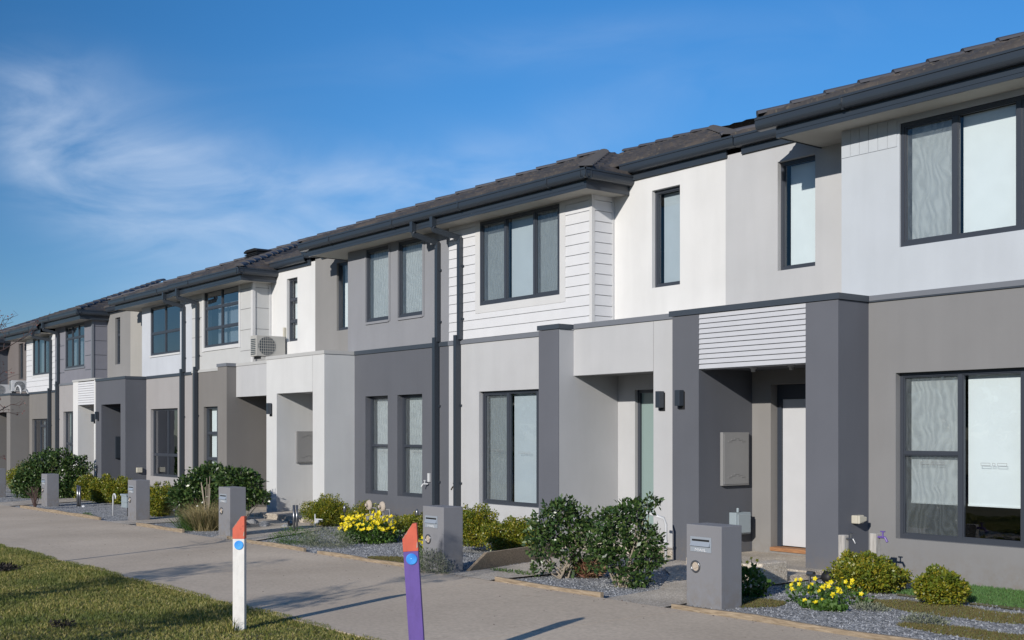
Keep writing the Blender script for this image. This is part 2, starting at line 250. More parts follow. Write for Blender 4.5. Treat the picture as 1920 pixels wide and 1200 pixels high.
# ------------------------------------------------------------------ mesh helpers
WO = {}
def reg(o, origin, parent=None):
    WO[o.name] = Vector(origin); COL.objects.link(o)
    if parent is not None: o.parent = parent; o.location = WO[o.name] - WO[parent.name]
    else: o.location = Vector(origin)
def thing(name, loc, label, cat, group=None):
    o = bpy.data.objects.new(name, None); o.empty_display_size = 0.2; reg(o, loc); tag(o, label, cat, group); return o
def tag(o, label=None, cat=None, group=None, kind=None):
    if label: o['label'] = label
    if cat: o['category'] = cat
    if group: o['group'] = group
    if kind: o['kind'] = kind
    return o
class MB:
    def __init__(s): s.v = []; s.f = []; s.sm = False
    def q(s, *p):
        n = len(s.v); s.v += [tuple(x) for x in p]; s.f.append(tuple(range(n, n + len(p)))); return s
    def box(s, x0, x1, y0, y1, z0, z1):
        x0, x1 = min(x0, x1), max(x0, x1); y0, y1 = min(y0, y1), max(y0, y1); z0, z1 = min(z0, z1), max(z0, z1)
        n = len(s.v); s.v += [(x, y, z) for z in (z0, z1) for y in (y0, y1) for x in (x0, x1)]
        s.f += [tuple(n + i for i in f) for f in ((0, 2, 3, 1), (4, 5, 7, 6), (0, 1, 5, 4), (1, 3, 7, 5), (3, 2, 6, 7), (2, 0, 4, 6))]; return s
    def sweep(s, prof, ax, a, b, capped=True):
        """profile list of 2-d points in the plane across axis ax ('x': (y,z), 'y': (x,z), 'z': (x,y))"""
        n = len(s.v); k = len(prof)
        def P(p, t): return {'x': (t, p[0], p[1]), 'y': (p[0], t, p[1]), 'z': (p[0], p[1], t)}[ax]
        s.v += [P(p, a) for p in prof] + [P(p, b) for p in prof]
        for i in range(k): j = (i + 1) % k; s.f.append((n + i, n + j, n + k + j, n + k + i))
        if capped: s.f += [tuple(n + i for i in range(k))[::-1], tuple(n + k + i for i in range(k))]
        return s
    def tube(s, pts, r, k=8, rr=None, cap=True):
        pts = [Vector(p) for p in pts]; n = len(s.v); m = len(pts); up = None
        for i, p in enumerate(pts):
            d = (pts[min(i + 1, m - 1)] - pts[max(i - 1, 0)]).normalized()
            if up is None or abs(up.dot(d)) > 0.98: up = Vector((0, 0, 1)) if abs(d.z) < 0.9 else Vector((1, 0, 0))
            a = d.cross(up).normalized(); bb = a.cross(d).normalized(); up = bb
            ri = rr[i] if rr else r
            for j in range(k): th = 2 * math.pi * j / k; s.v.append(tuple(p + (a * math.cos(th) + bb * math.sin(th)) * ri))
        for i in range(m - 1):
            for j in range(k): j2 = (j + 1) % k; s.f.append((n + i * k + j, n + i * k + j2, n + (i + 1) * k + j2, n + (i + 1) * k + j))
        if cap: s.f += [tuple(n + j for j in range(k))[::-1], tuple(n + (m - 1) * k + j for j in range(k))]
        return s
    def lathe(s, prof, c, axis='z', k=16):
        """prof: list of (radius, height)"""
        n = len(s.v); c = Vector(c)
        for r, h in prof:
            for j in range(k):
                th = 2 * math.pi * j / k; a, b = r * math.cos(th), r * math.sin(th)
                s.v.append(tuple(c + (Vector((a, b, h)) if axis == 'z' else Vector((a, -h, b)) if axis == 'y' else Vector((h, a, b)))))
        for i in range(len(prof) - 1):
            for j in range(k): j2 = (j + 1) % k; s.f.append((n + i * k + j, n + i * k + j2, n + (i + 1) * k + j2, n + (i + 1) * k + j))
        s.f += [tuple(n + j for j in range(k))[::-1], tuple(n + (len(prof) - 1) * k + j for j in range(k))]
        return s
    def wall(s, x0, x1, z0, z1, y, th, holes=()):
        """wall facing -y with rectangular openings and real reveals"""
        xs = sorted({x0, x1, *[h[i] for h in holes for i in (0, 1) if x0 < h[i] < x1]}); zs = sorted({z0, z1, *[h[i] for h in holes for i in (2, 3) if z0 < h[i] < z1]})
        def solid(i, j):
            if i < 0 or j < 0 or i >= len(xs) - 1 or j >= len(zs) - 1: return False
            cx, cz = (xs[i] + xs[i + 1]) / 2, (zs[j] + zs[j + 1]) / 2
            return not any(h[0] < cx < h[1] and h[2] < cz < h[3] for h in holes)
        for i in range(len(xs) - 1):
            for j in range(len(zs) - 1):
                if not solid(i, j): continue
                a, b, c, d = xs[i], xs[i + 1], zs[j], zs[j + 1]; Y = y + th
                s.q((a, y, c), (b, y, c), (b, y, d), (a, y, d)); s.q((b, Y, c), (a, Y, c), (a, Y, d), (b, Y, d))
                if not solid(i - 1, j): s.q((a, Y, c), (a, y, c), (a, y, d), (a, Y, d))
                if not solid(i + 1, j): s.q((b, y, c), (b, Y, c), (b, Y, d), (b, y, d))
                if not solid(i, j - 1): s.q((a, Y, c), (b, Y, c), (b, y, c), (a, y, c))
                if not solid(i, j + 1): s.q((a, y, d), (b, y, d), (b, Y, d), (a, Y, d))
        return s
    def build(s, name, mat, parent=None, smooth=False, bevel=0.0, origin=None):
        V = np.array(s.v, dtype=float)
        if origin is None: lo, hi = V.min(0), V.max(0); origin = ((lo[0] + hi[0]) / 2, (lo[1] + hi[1]) / 2, lo[2])
        me = bpy.data.meshes.new(name); me.from_pydata((V - np.array(origin)).tolist(), [], s.f); me.update()
        me.materials.append(MATS[mat] if isinstance(mat, str) else mat)
        if smooth: me.shade_smooth()
        o = bpy.data.objects.new(name, me); reg(o, origin, parent)
        if bevel:
            md = o.modifiers.new('bevel', 'BEVEL'); md.width = bevel; md.segments = 2; md.limit_method = 'ANGLE'
        return o
def cat_mesh(name, V, Fc, mat, parent=None, origin=None, mats=None, mi=None):
    """numpy mesh of equal-size faces"""
    if origin is None: lo, hi = V.min(0), V.max(0); origin = ((lo[0] + hi[0]) / 2, (lo[1] + hi[1]) / 2, lo[2])
    V = V - np.array(origin); me = bpy.data.meshes.new(name); k = Fc.shape[1]
    me.vertices.add(len(V)); me.vertices.foreach_set('co', V.astype(np.float32).ravel())
    me.loops.add(Fc.size); me.loops.foreach_set('vertex_index', Fc.astype(np.int32).ravel())
    me.polygons.add(len(Fc)); me.polygons.foreach_set('loop_start', np.arange(0, Fc.size, k, dtype=np.int32)); me.polygons.foreach_set('loop_total', np.full(len(Fc), k, dtype=np.int32))
    for mm in (mats or [mat]): me.materials.append(MATS[mm])
    if mi is not None: me.polygons.foreach_set('material_index', mi.astype(np.int32))
    me.update(calc_edges=True); me.validate()
    o = bpy.data.objects.new(name, me); reg(o, origin, parent); return o
def gz(x): return 0.006 * (x + 8)

# ------------------------------------------------------------------ ground
def sheet(name, x0, x1, y0, y1, mat, dz=0.0, nx=40, ny=6, thick=None):
    m = MB(); xs = np.linspace(x0, x1, nx + 1)
    for i in range(nx):
        a, b = xs[i], xs[i + 1]; za, zb = gz(a) + dz, gz(b) + dz; m.q((a, y0, za), (b, y0, zb), (b, y1, zb), (a, y1, za))
    o = m.build(name, mat); tag(o, kind='structure'); return o
g = MB()
for a, b in ((-900, -120), (-120, 60), (60, 300)):
    za, zb = max(gz(a), -0.7) - 0.06, min(gz(b), 0.4) - 0.06
    g.q((a, -300, za), (b, -300, zb), (b, 900, zb), (a, 900, za))
tag(g.build('ground', 'earth'), kind='structure')
sheet('road', -80, 20, -12, -4.2, 'asphalt', -0.05)
sheet('grass_verge', -80, 20, -4, 5.20, 'lawn_soil', 0.0)
# shared path cast as bays with tooled joints
m = MB(); x = -80.0
while x < 16:
    a, b = x + 0.006, x + 3.0 - 0.006; a0, b0 = gz(a), gz(b)
    wob = 0.0
    m.q((a, 5.18, a0 + 0.012), (b, 5.18, b0 + 0.012), (b, 8.34, b0 + 0.03), (a, 8.34, a0 + 0.03))
    m.q((a, 5.18, a0 - 0.05), (b, 5.18, b0 - 0.05), (b, 5.18, b0 + 0.012), (a, 5.18, a0 + 0.012))
    m.q((a, 8.34, a0 - 0.05), (a, 5.18, a0 - 0.05), (a, 5.18, a0 + 0.012), (a, 8.34, a0 + 0.03)); m.q((b, 5.18, b0 - 0.05), (b, 8.34, b0 - 0.05), (b, 8.34, b0 + 0.03), (b, 5.18, b0 + 0.012))
    x += 3.0
tag(m.build('footpath', 'concrete'), kind='structure')
sheet('gravel_bed', -80, 12, 8.30, 22, 'gravel', 0.012)
def poly_sheet(name, pts, mat, dz, kind='structure', label=None):
    m = MB(); m.q(*[(p[0], p[1], gz(p[0]) + dz) for p in pts]); o = m.build(name, mat); tag(o, kind=kind); return o
poly_sheet('walkway', [(-9.12, 8.33), (-8.28, 8.33), (-8.42, 9.3), (-8.75, 10.0), (-8.85, 12.4), (-11.9, 12.4), (-11.2, 11.2), (-10.2, 10.4), (-9.3, 9.3)], 'aggregate', 0.03)
poly_sheet('walkway', [(-12.05, 8.33), (-11.15, 8.33), (-11.2, 10.2), (-11.5, 12.9), (-13.86, 12.9), (-13.6, 11.5), (-12.55, 10.4), (-12.1, 9.0)], 'aggregate', 0.034)
poly_sheet('walkway', [(-19.1, 8.33), (-17.8, 8.33), (-19.4, 10.6), (-21.2, 11.7), (-23.4, 11.7), (-23.0, 10.6), (-20.6, 9.6)], 'aggregate', 0.03)
poly_sheet('walkway', [(-24.3, 8.33), (-23.2, 8.33), (-23.3, 11.9), (-25.9, 11.9), (-25.8, 10.3), (-24.3, 9.4)], 'aggregate', 0.026)
poly_sheet('walkway', [(-33.6, 8.33), (-31.6, 8.33), (-32.8, 10.5), (-33.0, 11.7), (-34.6, 11.7), (-34.6, 10.2)], 'aggregate', 0.03)

# timber garden edging: weathered boards on edge, each run one thing
def edging(x0, x1, y, label, h=0.045, w=0.045, y1=None, mat='timber_edge'):
    n = max(2, int(abs(x1 - x0) / 0.5)); m = MB(); ys = y1 if y1 is not None else y
    for i in range(n):
        a = x0 + (x1 - x0) * i / n; b = x0 + (x1 - x0) * (i + 1) / n; ya = y + (ys - y) * i / n; yb = y + (ys - y) * (i + 1) / n
        ja, jb = math.sin(a * 5.1) * 0.012, math.sin(b * 5.1) * 0.012
        za, zb = gz(a) + h + 0.03 + math.sin(a * 3.3) * 0.008, gz(b) + h + 0.03 + math.sin(b * 3.3) * 0.008; l = -0.05
        A = [(a, ya + ja, gz(a) + l), (a, ya + ja + w, gz(a) + l), (a, ya + ja + w, za), (a, ya + ja, za)]; B = [(b, yb + jb, gz(b) + l), (b, yb + jb + w, gz(b) + l), (b, yb + jb + w, zb), (b, yb + jb, zb)]
        for p in range(4): r_ = (p + 1) % 4; m.q(A[p], B[p], B[r_], A[r_])
        if i == 0: m.q(*A)
        if i == n - 1: m.q(*B[::-1])
    o = m.build('garden_edging', mat, bevel=0.006); tag(o, label, 'garden edging', 'timber edging boards between path and garden beds'); return o
edging(-8.20, -4.0, 8.36, 'long weathered timber edging board in front of the nearest mailbox and gravel bed')
edging(-11.05, -9.20, 8.34, 'timber edging board in front of the two big dark green shrubs')
edging(-15.35, -12.85, 8.34, 'timber edging board between the yellow flowers and the purple post')
edging(-18.6, -15.9, 8.40, 'timber edging board just right of the white post')
edging(-22.9, -20.6, 8.42, 'short timber edging board in front of the dry grass clump')
edging(-30.9, -25.0, 8.42, 'timber edging board in front of the open gravel bed by the green meter box', h=0.05)
edging(-35.5, -33.4, 8.42, 'farthest timber edging board at the left end of the path', h=0.05)
# sawn retaining plank
m = MB(); A = Vector((-12.16, 8.75, gz(-12) - 0.02)); B = Vector((-12.78, 10.75, gz(-12) - 0.02)); d = (B - A).normalized(); nrm = Vector((d.y, -d.x, 0)) * 0.05
pr = [(0, 0.02), (0.42, 0.24), ((B - A).length, 0.24), ((B - A).length, -0.02), (0, -0.02)]
f1 = [A + d * a + Vector((0, 0, z)) for a, z in pr]; f2 = [p - nrm for p in f1]
m.q(*f1); m.q(*f2[::-1])
for i in range(5): j = (i + 1) % 5; m.q(f1[i], f2[i], f2[j], f1[j])
tag(m.build('retaining_plank', 'timber_edge', bevel=0.004), 'thick timber plank with a sloping cut end holding back the golden shrub bed', 'plank')

# ------------------------------------------------------------------ house parts
YW = 12.30; YR = 12.78; YP = 11.70; YB = 21.0
def window(H, x0, x1, z0, z1, y, cols=None, rows=None, screens=(), blind='blind', blind_to=None, glass='glass', recess=0.07, curtain=False, sill=False, blinds=None, tr_=0.028, marks=()):
    """cols: inner mullion x positions; rows: {col: [z]} transoms; screens: cols with insect screen"""
    cols = cols or []; rows = rows or {}; f = 0.045; mw = 0.055; yf = y + recess; dp = 0.07
    m = MB()
    m.box(x0, x1, yf, yf + dp, z0, z0 + f + 0.01); m.box(x0, x1, yf, yf + dp, z1 - f, z1)
    m.box(x0, x0 + f, yf, yf + dp, z0 + f + 0.01, z1 - f); m.box(x1 - f, x1, yf, yf + dp, z0 + f + 0.01, z1 - f)
    edges = [x0 + f] + [c for c in cols] + [x1 - f]
    for c in cols: m.box(c - mw / 2, c + mw / 2, yf + 0.002, yf + dp - 0.002, z0 + f + 0.01, z1 - f)
    W_ = None; panes = MB(); scr = []
    for i in range(len(edges) - 1):
        a = edges[i] + (mw / 2 if i else 0); b = edges[i + 1] - (mw / 2 if i < len(edges) - 2 else 0)
        zz = [z0 + f + 0.01] + list(rows.get(i, [])) + [z1 - f]
        for r in rows.get(i, []): m.box(a, b, yf + 0.004, yf + dp - 0.004, r - tr_, r + tr_)
        for j in range(len(zz) - 1):
            c, d = zz[j] + (tr_ if j else 0), zz[j + 1] - (tr_ if j < len(zz) - 2 else 0)
            g = (0.024 if i in screens else 0.012) if tr_ > 0.02 else (0.03 if False else 0.012)                 # sash member
            yy = yf + 0.012
            m.box(a, b, yy, yy + 0.03, c, c + g); m.box(a, b, yy, yy + 0.03, d - g, d); m.box(a, a + g, yy, yy + 0.03, c + g, d - g); m.box(b - g, b, yy, yy + 0.03, c + g, d - g)
            panes.q((a + g, yf + 0.028, c + g), (b - g, yf + 0.028, c + g), (b - g, yf + 0.028, d - g), (a + g, yf + 0.028, d - g))
            if i in screens: scr.append((yf, a, b, c, d, g)); MB().q((a + g, yf + 0.045, c + g), (b - g, yf + 0.045, c + g), (b - g, yf + 0.045, d - g), (a + g, yf + 0.045, d - g))
    mk = []
    if marks:
        for (mx_, mz_) in marks:
            k = MB(); mk.append(k)
            for (q0, q1) in ((-0.16, -0.045), (-0.02, 0.015), (0.04, 0.155)):
                for (u0, u1, v0, v1) in ((q0, q1, 0, .004), (q0, q1, .028, .032), (q0, q0 + .004, .004, .028), (q1 - .004, q1, .004, .028)): k.q((mx_ + u0, yf + .026, mz_ + v0), (mx_ + u1, yf + .026, mz_ + v0), (mx_ + u1, yf + .026, mz_ + v1), (mx_ + u0, yf + .026, mz_ + v1))
    if sill: m.box(x0 - 0.0, x1 + 0.0, yf - 0.03, yf + 0.001, z0 + 0.002, z0 + 0.03)
    w = m.build('window', 'frame_metal', H)
    panes.build('pane', glass, w)
    for k in mk: k.build('safety_marking', 'box_grey', w)
    for (yf_, a, b, c, d, g) in scr: MB().q((a + g, yf_ + 0.045, c + g), (b - g, yf_ + 0.045, c + g), (b - g, yf_ + 0.045, d - g), (a + g, yf_ + 0.045, d - g)).build('flyscreen', 'flyscreen', w)
    if blind or blinds:
        bz = blind_to if blind_to is not None else z0 + 0.06
        for i in range(len(edges) - 1):
            bm_ = blinds[i] if blinds else blind
            if not bm_: continue
            a, b = edges[i], edges[i + 1]; s = MB(); s.box(a + 0.035, b - 0.02, yf + 0.115, yf + 0.118, bz, z1 - 0.05); s.box(a + 0.035, b - 0.02, yf + 0.105, yf + 0.125, bz - 0.02, bz)
            s.build('roller_blind', bm_, w)
    if curtain:
        s = MB()
        for a, b in curtain:
            n = 26
            for i in range(n):
                u0, u1 = a + (b - a) * i / n, a + (b - a) * (i + 1) / n; w0, w1 = 0.02 * math.sin(u0 * 70), 0.02 * math.sin(u1 * 70)
                s.q((u0, yf + 0.2 + w0, z0 + 0.05), (u1, yf + 0.2 + w1, z0 + 0.05), (u1, yf + 0.2 + w1, z1 - 0.35 if curtain_short else z1 - 0.03), (u0, yf + 0.2 + w0, z1 - 0.35 if curtain_short else z1 - 0.03))
        s.build('curtain', 'curtain', w)
    return w
curtain_short = True
def gutter_prof(y, z, sgn=1, h=0.155, w=0.125):
    """y: outer lip coordinate, profile points; sgn=1 opening towards +y"""
    P = [(0, 0), (0.0, -0.028), (0.012, -0.032), (0.012, -0.085)]
    for k in range(6): th = R(0 + 90 * k / 5); P.append((0.012 + 0.055 * (1 - math.cos(th)), -0.085 - 0.07 * math.sin(th)))
    P += [(w, -h), (w, 0.0), (w - 0.005, 0.0), (w - 0.005, -h + 0.006), (0.06, -h + 0.006), (0.022, -0.08), (0.014, -0.02), (0.014, 0)]
    return [(y + sgn * a, z + b) for a, b in P]
def eave(H, x0, x1, zg, y_out=11.75, side=None, side_to=None, left_ret=None, soffit_y=None, fb=0.285):
    """gutter, fascia and soffit along x; side='R': hipped return along +x end back to side_to"""
    m = MB(); m.sweep(gutter_prof(y_out, zg), 'x', x0, x1)
    if side == 'R': m.sweep([(2 * x1 - a if False else x1 - (a - x1), b) for a, b in gutter_prof(x1, zg)], 'y', y_out, side_to)
    for jx in np.arange(x0 + 1.3, x1 - 0.6, 2.4): m.sweep([(y_out - .004, zg + .003), (y_out - .004, zg - .10), (y_out + .05, zg - .165), (y_out + .12, zg - .16), (y_out + .12, zg - .15), (y_out + .02, zg - .09), (y_out + .006, zg + .003)], 'x', jx, jx + 0.03)
    m.build('gutter', 'charcoal', H, smooth=False)
    yf = y_out + 0.125; m = MB()
    xr = x1 - 0.125 if side == 'R' else x1; xl = x0 + (0.25 if left_ret else 0.0)
    m.box(xl, xr, yf, yf + 0.02, zg - fb, zg - 0.01); m.box(xl, xr, yf - 0.006, yf, zg - fb + 0.05, zg - fb + 0.062)
    if side == 'R': m.box(xr - 0.02, xr, yf + 0.02, side_to, zg - fb, zg - 0.01)
    if left_ret: m.box(xl, xl + 0.02, yf + 0.02, left_ret, zg - fb, zg - 0.01)
    m.build('fascia', 'charcoal', H)
    if soffit_y:
        m = MB(); m.box(xl + (0.02 if left_ret else 0), xr - (0.02 if side == 'R' else 0), yf + 0.02, soffit_y, zg - fb + 0.012, zg - fb + 0.022); m.build('soffit', 'soffit', H)
TAN = 0.382; CS = 1 / math.sqrt(1 + TAN * TAN)
def tiled(poly_fn, O, ux, uy, run, z0, tile=0.30, course=0.30, samp=6):
    """plane rising along uy (horizontal unit) from O at height z0; poly_fn(r)->(a0,a1) extents along ux at horizontal run r"""
    V = []; Fa = []; nc = int(run / course) + 1; O = np.array(O); ux = np.array(ux); uy = np.array(uy)
    for c in range(nc):
        r0, r1 = c * course, min((c + 1) * course, run)
        if r1 <= r0 + 1e-4: break
        a0, a1 = poly_fn(r0); b0, b1 = poly_fn(r1)
        if a1 - a0 < 0.05: break
        n = max(2, int((a1 - a0) / tile * samp)); base = len(V)
        for i in range(n + 1):
            fa = a0 + (a1 - a0) * i / n; fb_ = min(max(fa, b0), b1) if b1 > b0 else (b0 + b1) / 2
            ph = (fa / tile + (0.5 if c % 2 else 0)) % 1.0
            hh = 0.028 * (math.sin(ph * 2 * math.pi) ** 2) * (1 if ph < 0.5 else 0.55)
            for (rr, ff, lift) in ((r0, fa, 0.045 + hh), (r1, fb_, 0.012 + hh * 0.8)):
                p = O + ux * ff + uy * rr; V.append((p[0], p[1], z0 + rr * TAN + lift))
            p = O + ux * fa + uy * r0; V.append((p[0], p[1], z0 + r0 * TAN - 0.005))
        for i in range(n):
            k = base + 3 * i; Fa.append((k, k + 3, k + 4, k + 1)); Fa.append((k + 2, k + 5, k + 3, k))
    return np.array(V), np.array(Fa)
def join(lst):
    Vs, Fs, n = [], [], 0
    for V, Fa in lst: Vs.append(V); Fs.append(Fa + n); n += len(V)
    return np.vstack(Vs), np.vstack(Fs)
def ridge(m, p0, p1, r=0.085, L=0.42):
    p0, p1 = Vector(p0), Vector(p1); d = (p1 - p0); n = max(1, int(d.length / L)); d.normalize(); side = d.cross(Vector((0, 0, 1))).normalized(); up = side.cross(d).normalized(); Ls = (p1 - p0).length / n
    for i in range(n):
        a = p0 + d * (Ls * i); b = p0 + d * (Ls * (i + 1.08)); k = len(m.v); K_ = 7
        for P, rr, lf in ((a, r * 1.12, 0.035), (b, r * 0.95, 0.012)):
            for j in range(K_):
                th = math.pi * j / (K_ - 1); m.v.append(tuple(P + side * math.cos(th) * rr * 1.2 + up * (math.sin(th) * rr * 0.75 + lf - 0.03)))
        for j in range(K_ - 1): m.f.append((k + j, k + j + 1, k + K_ + j + 1, k + K_ + j))
        m.f.append(tuple(k + j for j in range(K_))); m.f.append(tuple(k + K_ + j for j in range(K_))[::-1])
def bay_roof(H, xl, xr, zg, half, which, samp=6, ymax=16.25):
    """half of a hipped roof: which 'R' has the hip at the right end xr (ridge/party at xl); 'L' has the hip at the left end"""
    y0 = 11.78; run = ymax - y0; parts = []
    if which == 'R':
        fn = lambda r: (xl, xr - 0.03 - r); parts.append(tiled(fn, (0, y0, 0), (1, 0, 0), (0, 1, 0), run, zg, samp=samp))
        parts.append(tiled(lambda r: (y0 + r, 22 - y0 + y0 - r), (xr - 0.03, 0, 0), (0, 1, 0), (-1, 0, 0), min(run, xr - xl), zg, samp=samp))
        hip = ((xr - 0.03, y0, zg + 0.02), (xr - 0.03 - run, ymax, zg + run * TAN + 0.02))
    else:
        fn = lambda r: (xl + 0.03 + r, xr); parts.append(tiled(fn, (0, y0, 0), (1, 0, 0), (0, 1, 0), run, zg, samp=samp))
        parts.append(tiled(lambda r: (y0 + r, 22 - r), (xl + 0.03, 0, 0), (0, 1, 0), (1, 0, 0), min(run, xr - xl), zg, samp=samp))
        hip = ((xl + 0.03, y0, zg + 0.02), (xl + 0.03 + run, ymax, zg + run * TAN + 0.05))
    V, Fa = join(parts); rf = cat_mesh('roof', V, Fa, 'roof_tile', H)
    m = MB(); ridge(m, *hip); m.build('ridge_cap', 'ridge_dark', rf)
    return rf
def main_roof(H, x0, x1, zg, yr=16.7, y0=12.66, samp=5, hip=None):
    run = yr - y0; hl, hr = (1 if hip == 'L' else 0), (1 if hip == 'R' else 0)
    V, Fa = join([tiled(lambda r: (x0 + hl * r, x1 - hr * r), (0, y0, 0), (1, 0, 0), (0, 1, 0), run, zg, samp=samp), tiled(lambda r: (x0, x1), (0, YB + 0.4, 0), (1, 0, 0), (0, -1, 0), YB + 0.4 - yr, zg + (run - (YB + 0.4 - yr)) * TAN, samp=3)])
    rf = cat_mesh('roof', V, Fa, 'roof_tile', H); m = MB(); ridge(m, (x0 + hl * run, yr, zg + run * TAN + 0.03), (x1 - hr * run, yr, zg + run * TAN + 0.03))
    if hr: ridge(m, (x1, y0, zg + .03), (x1 - run, yr, zg + run * TAN + 0.03))
    if hl: ridge(m, (x0, y0, zg + .03), (x0 + run, yr, zg + run * TAN + 0.03))
    m.build('ridge_cap', 'ridge_dark', rf)
    V, Fa = join([tiled(lambda r: (y0 + r, 2 * yr - y0 - r), (x1, 0, 0), (0, 1, 0), (-1, 0, 0), run, zg, samp=3)] if hr else [tiled(lambda r: (y0 + r, 2 * yr - y0 - r), (x0, 0, 0), (0, 1, 0), (1, 0, 0), run, zg, samp=3)]) if (hl or hr) else (None, None)
    if V is not None: cat_mesh('roof', V, Fa, 'roof_tile', H)
    return rf
def cap(m, x0, x1, y0, y1, z, h=0.075, o=0.02): m.box(x0 - o, x1 + o, y0 - o, y1, z - h, z)
def downpipe(H, xg, xw, zg, z_step, zbot, yw=YW, w=0.082, dx_low=-0.06):
    """rectangular pipe: pop under gutter at xg, offset back to the wall at xw, down the wall, bigger lower pipe"""
    m = MB(); m.box(xg - w / 2, xg + w / 2, 11.78, 11.87, zg - 0.33, zg - 0.13)
    A = Vector((xg, 11.83, zg - 0.36)); B = Vector((xw, yw - 0.05, zg - 0.50)); h = 0.035
    m.tube([A + Vector((0, 0, 0.04)), A, B, B - Vector((0, 0, 0.1))], 0.055, 4)
    m.box(xw - w / 2, xw + w / 2, yw - 0.085, yw - 0.012, z_step, zg - 0.5)
    m.box(xw + dx_low - w / 2, xw + dx_low + w / 2, yw - 0.12, yw - 0.022, zbot, z_step + 0.08)
    for z in (z_step + 0.35, z_step + 1.3, z_step - 1.2, z_step - 2.6): m.box(xw - w / 2 - 0.012 + (dx_low if z < z_step else 0), xw + w / 2 + 0.03 + (dx_low if z < z_step else 0), yw - 0.03, yw - 0.002, z, z + 0.035)
    m.build('downpipe', 'charcoal', H)
def boards(H, x0, x1, z0, z1, y, pitch, mat, holes=(), lap=0.02, gap=0.010):
    """lapped horizontal boards in front of plane y (faces -y)"""
    m = MB(); z = z0
    while z < z1 - 0.01:
        zt = min(z + pitch, z1); segs = [(x0, x1)]
        for hx0, hx1, hz0, hz1 in holes:
            if hz0 < (z + zt) / 2 < hz1: segs = [s for a, b in segs for s in ((a, min(b, hx0)), (max(a, hx1), b)) if s[1] - s[0] > 0.01]
        for a, b in segs: g_ = gap; m.q((a, y - lap, z + g_), (b, y - lap, z + g_), (b, y - lap * 0.75, zt), (a, y - lap * 0.75, zt)); m.q((a, y, z + g_), (b, y, z + g_), (b, y - lap, z + g_), (a, y - lap, z + g_)); m.q((a, y - lap * 0.75, zt), (b, y - lap * 0.75, zt), (b, y, zt), (a, y, zt))
        z = zt
    return m
def boards_side(m, x, y0, y1, z0, z1, pitch, lap=0.02):
    z = z0
    while z < z1 - 0.01:
        zt = min(z + pitch, z1); m.q((x + lap, y0, z + .010), (x + lap, y1, z + .010), (x + lap * .75, y1, zt), (x + lap * .75, y0, zt)); m.q((x, y0, z + .010), (x, y1, z + .010), (x + lap, y1, z + .010), (x + lap, y0, z + .010)); z = zt
def shell(H, x0, x1, zb, zt, mat='interior'):
    """party walls, rear wall and intermediate floor"""
    m = MB(); m.box(x0, x0 + 0.1, 13.2, YB, zb, zt); m.box(x1 - 0.1, x1, 13.2, YB, zb, zt); m.box(x0, x1, YB, YB + 0.15, zb, zt); m.box(x0 + 0.1, x1 - 0.1, 13.1, YB, 3.0 + min(0, zb), 3.12 + min(0, zb)); m.box(x0 + 0.1, x1 - 0.1, 13.0, YB, zt - 0.04, zt)
    m.build('party_wall', mat, H)
def wall_light(H, x, y, z0, z1):
    m = MB(); m.box(x - 0.055, x + 0.055, y - 0.012, y - 0.001, z0 - 0.045, z1 - 0.02); w = m.build('wall_light', 'black_rubber', H)
    m = MB(); m.box(x - 0.045, x + 0.045, y - 0.10, y - 0.012, z0, z1); m.build('lamp_body', 'charcoal', w, bevel=0.004)
def meter_box(H, x, y0, y1, z0, z1, mat='box_grey'):
    m = MB(); m.box(x + 0.001, x + 0.05, y0, y1, z0, z1); o = m.build('meter_box', mat, H, bevel=0.004)
    m = MB(); m.box(x + 0.05, x + 0.058, y0 + 0.02, y1 - 0.02, z0 + 0.02, z1 - 0.02)
    for zc in (z1 - 0.13, z0 + 0.11):
        w = (y1 - y0) * 0.62; yc = (y0 + y1) / 2
        for k, (f0, f1) in enumerate(((-0.5, -0.3), (-0.32, -0.08), (-0.12, 0.12), (0.08, 0.32), (0.3, 0.5))):
            zz = zc + (0, 0.022, 0.042, 0.022, 0)[k]; m.box(x + 0.058, x + 0.064, yc + f0 * w, yc + f1 * w, zz, zz + 0.014)
    m.build('meter_box_lid', mat, o)
def tap(m, p, out=(0, -1)):
    x, y, z = p; m.tube([(x, y, z), (x + out[0] * 0.09, y + out[1] * 0.09, z), (x + out[0] * 0.12, y + out[1] * 0.12, z - 0.05)], 0.014, 8)
    m.tube([(x + out[0] * 0.06, y + out[1] * 0.06, z), (x + out[0] * 0.06, y + out[1] * 0.06, z + 0.06)], 0.010, 8)
    m.tube([(x + out[0] * 0.06 - 0.03, y + out[1] * 0.06, z + 0.065), (x + out[0] * 0.06 + 0.03, y + out[1] * 0.06, z + 0.065)], 0.008, 6)
GRP = 'two-storey townhouses in the row'

# ---------------- townhouse 1 (nearest, right)
H = thing('townhouse', (-7.2, 12.3, 0), 'nearest grey townhouse at the right with slatted panel over a dark grey porch', 'townhouse', GRP)
X0, X1 = -11.44, -2.6
win = [(-8.32, -6.0, 0.49, 2.47)]
m = MB(); m.wall(-8.70, X1, -0.2, 3.345, YW, 0.2, win); m.build('wall', 'render_taupe', H)
window(H, *win[0][:2], *win[0][2:], YW, [-7.53, -6.77], {0: [1.51]}, screens=(0, 2), blind='blind', blind_to=0.93, recess=0.09, tr_=0.018, marks=[(-7.9, 1.38), (-7.13, 1.38)])
win = [(-8.27, -5.95, 3.97, 5.45)]
m = MB(); m.wall(-9.10, X1, 3.36, 5.53, YW + 0.004, 0.2, win); m.box(-9.10, -8.98, YW + 0.204, YR + 0.1, 3.36, 5.53); m.build('wall', 'render_paleblue', H)
window(H, *win[0][:2], *win[0][2:], YW, [-7.555, -6.79], {}, screens=(0, 2), recess=0.03)
m = MB(); m.q(*[(0, 0, 0)] * 4) if False else None
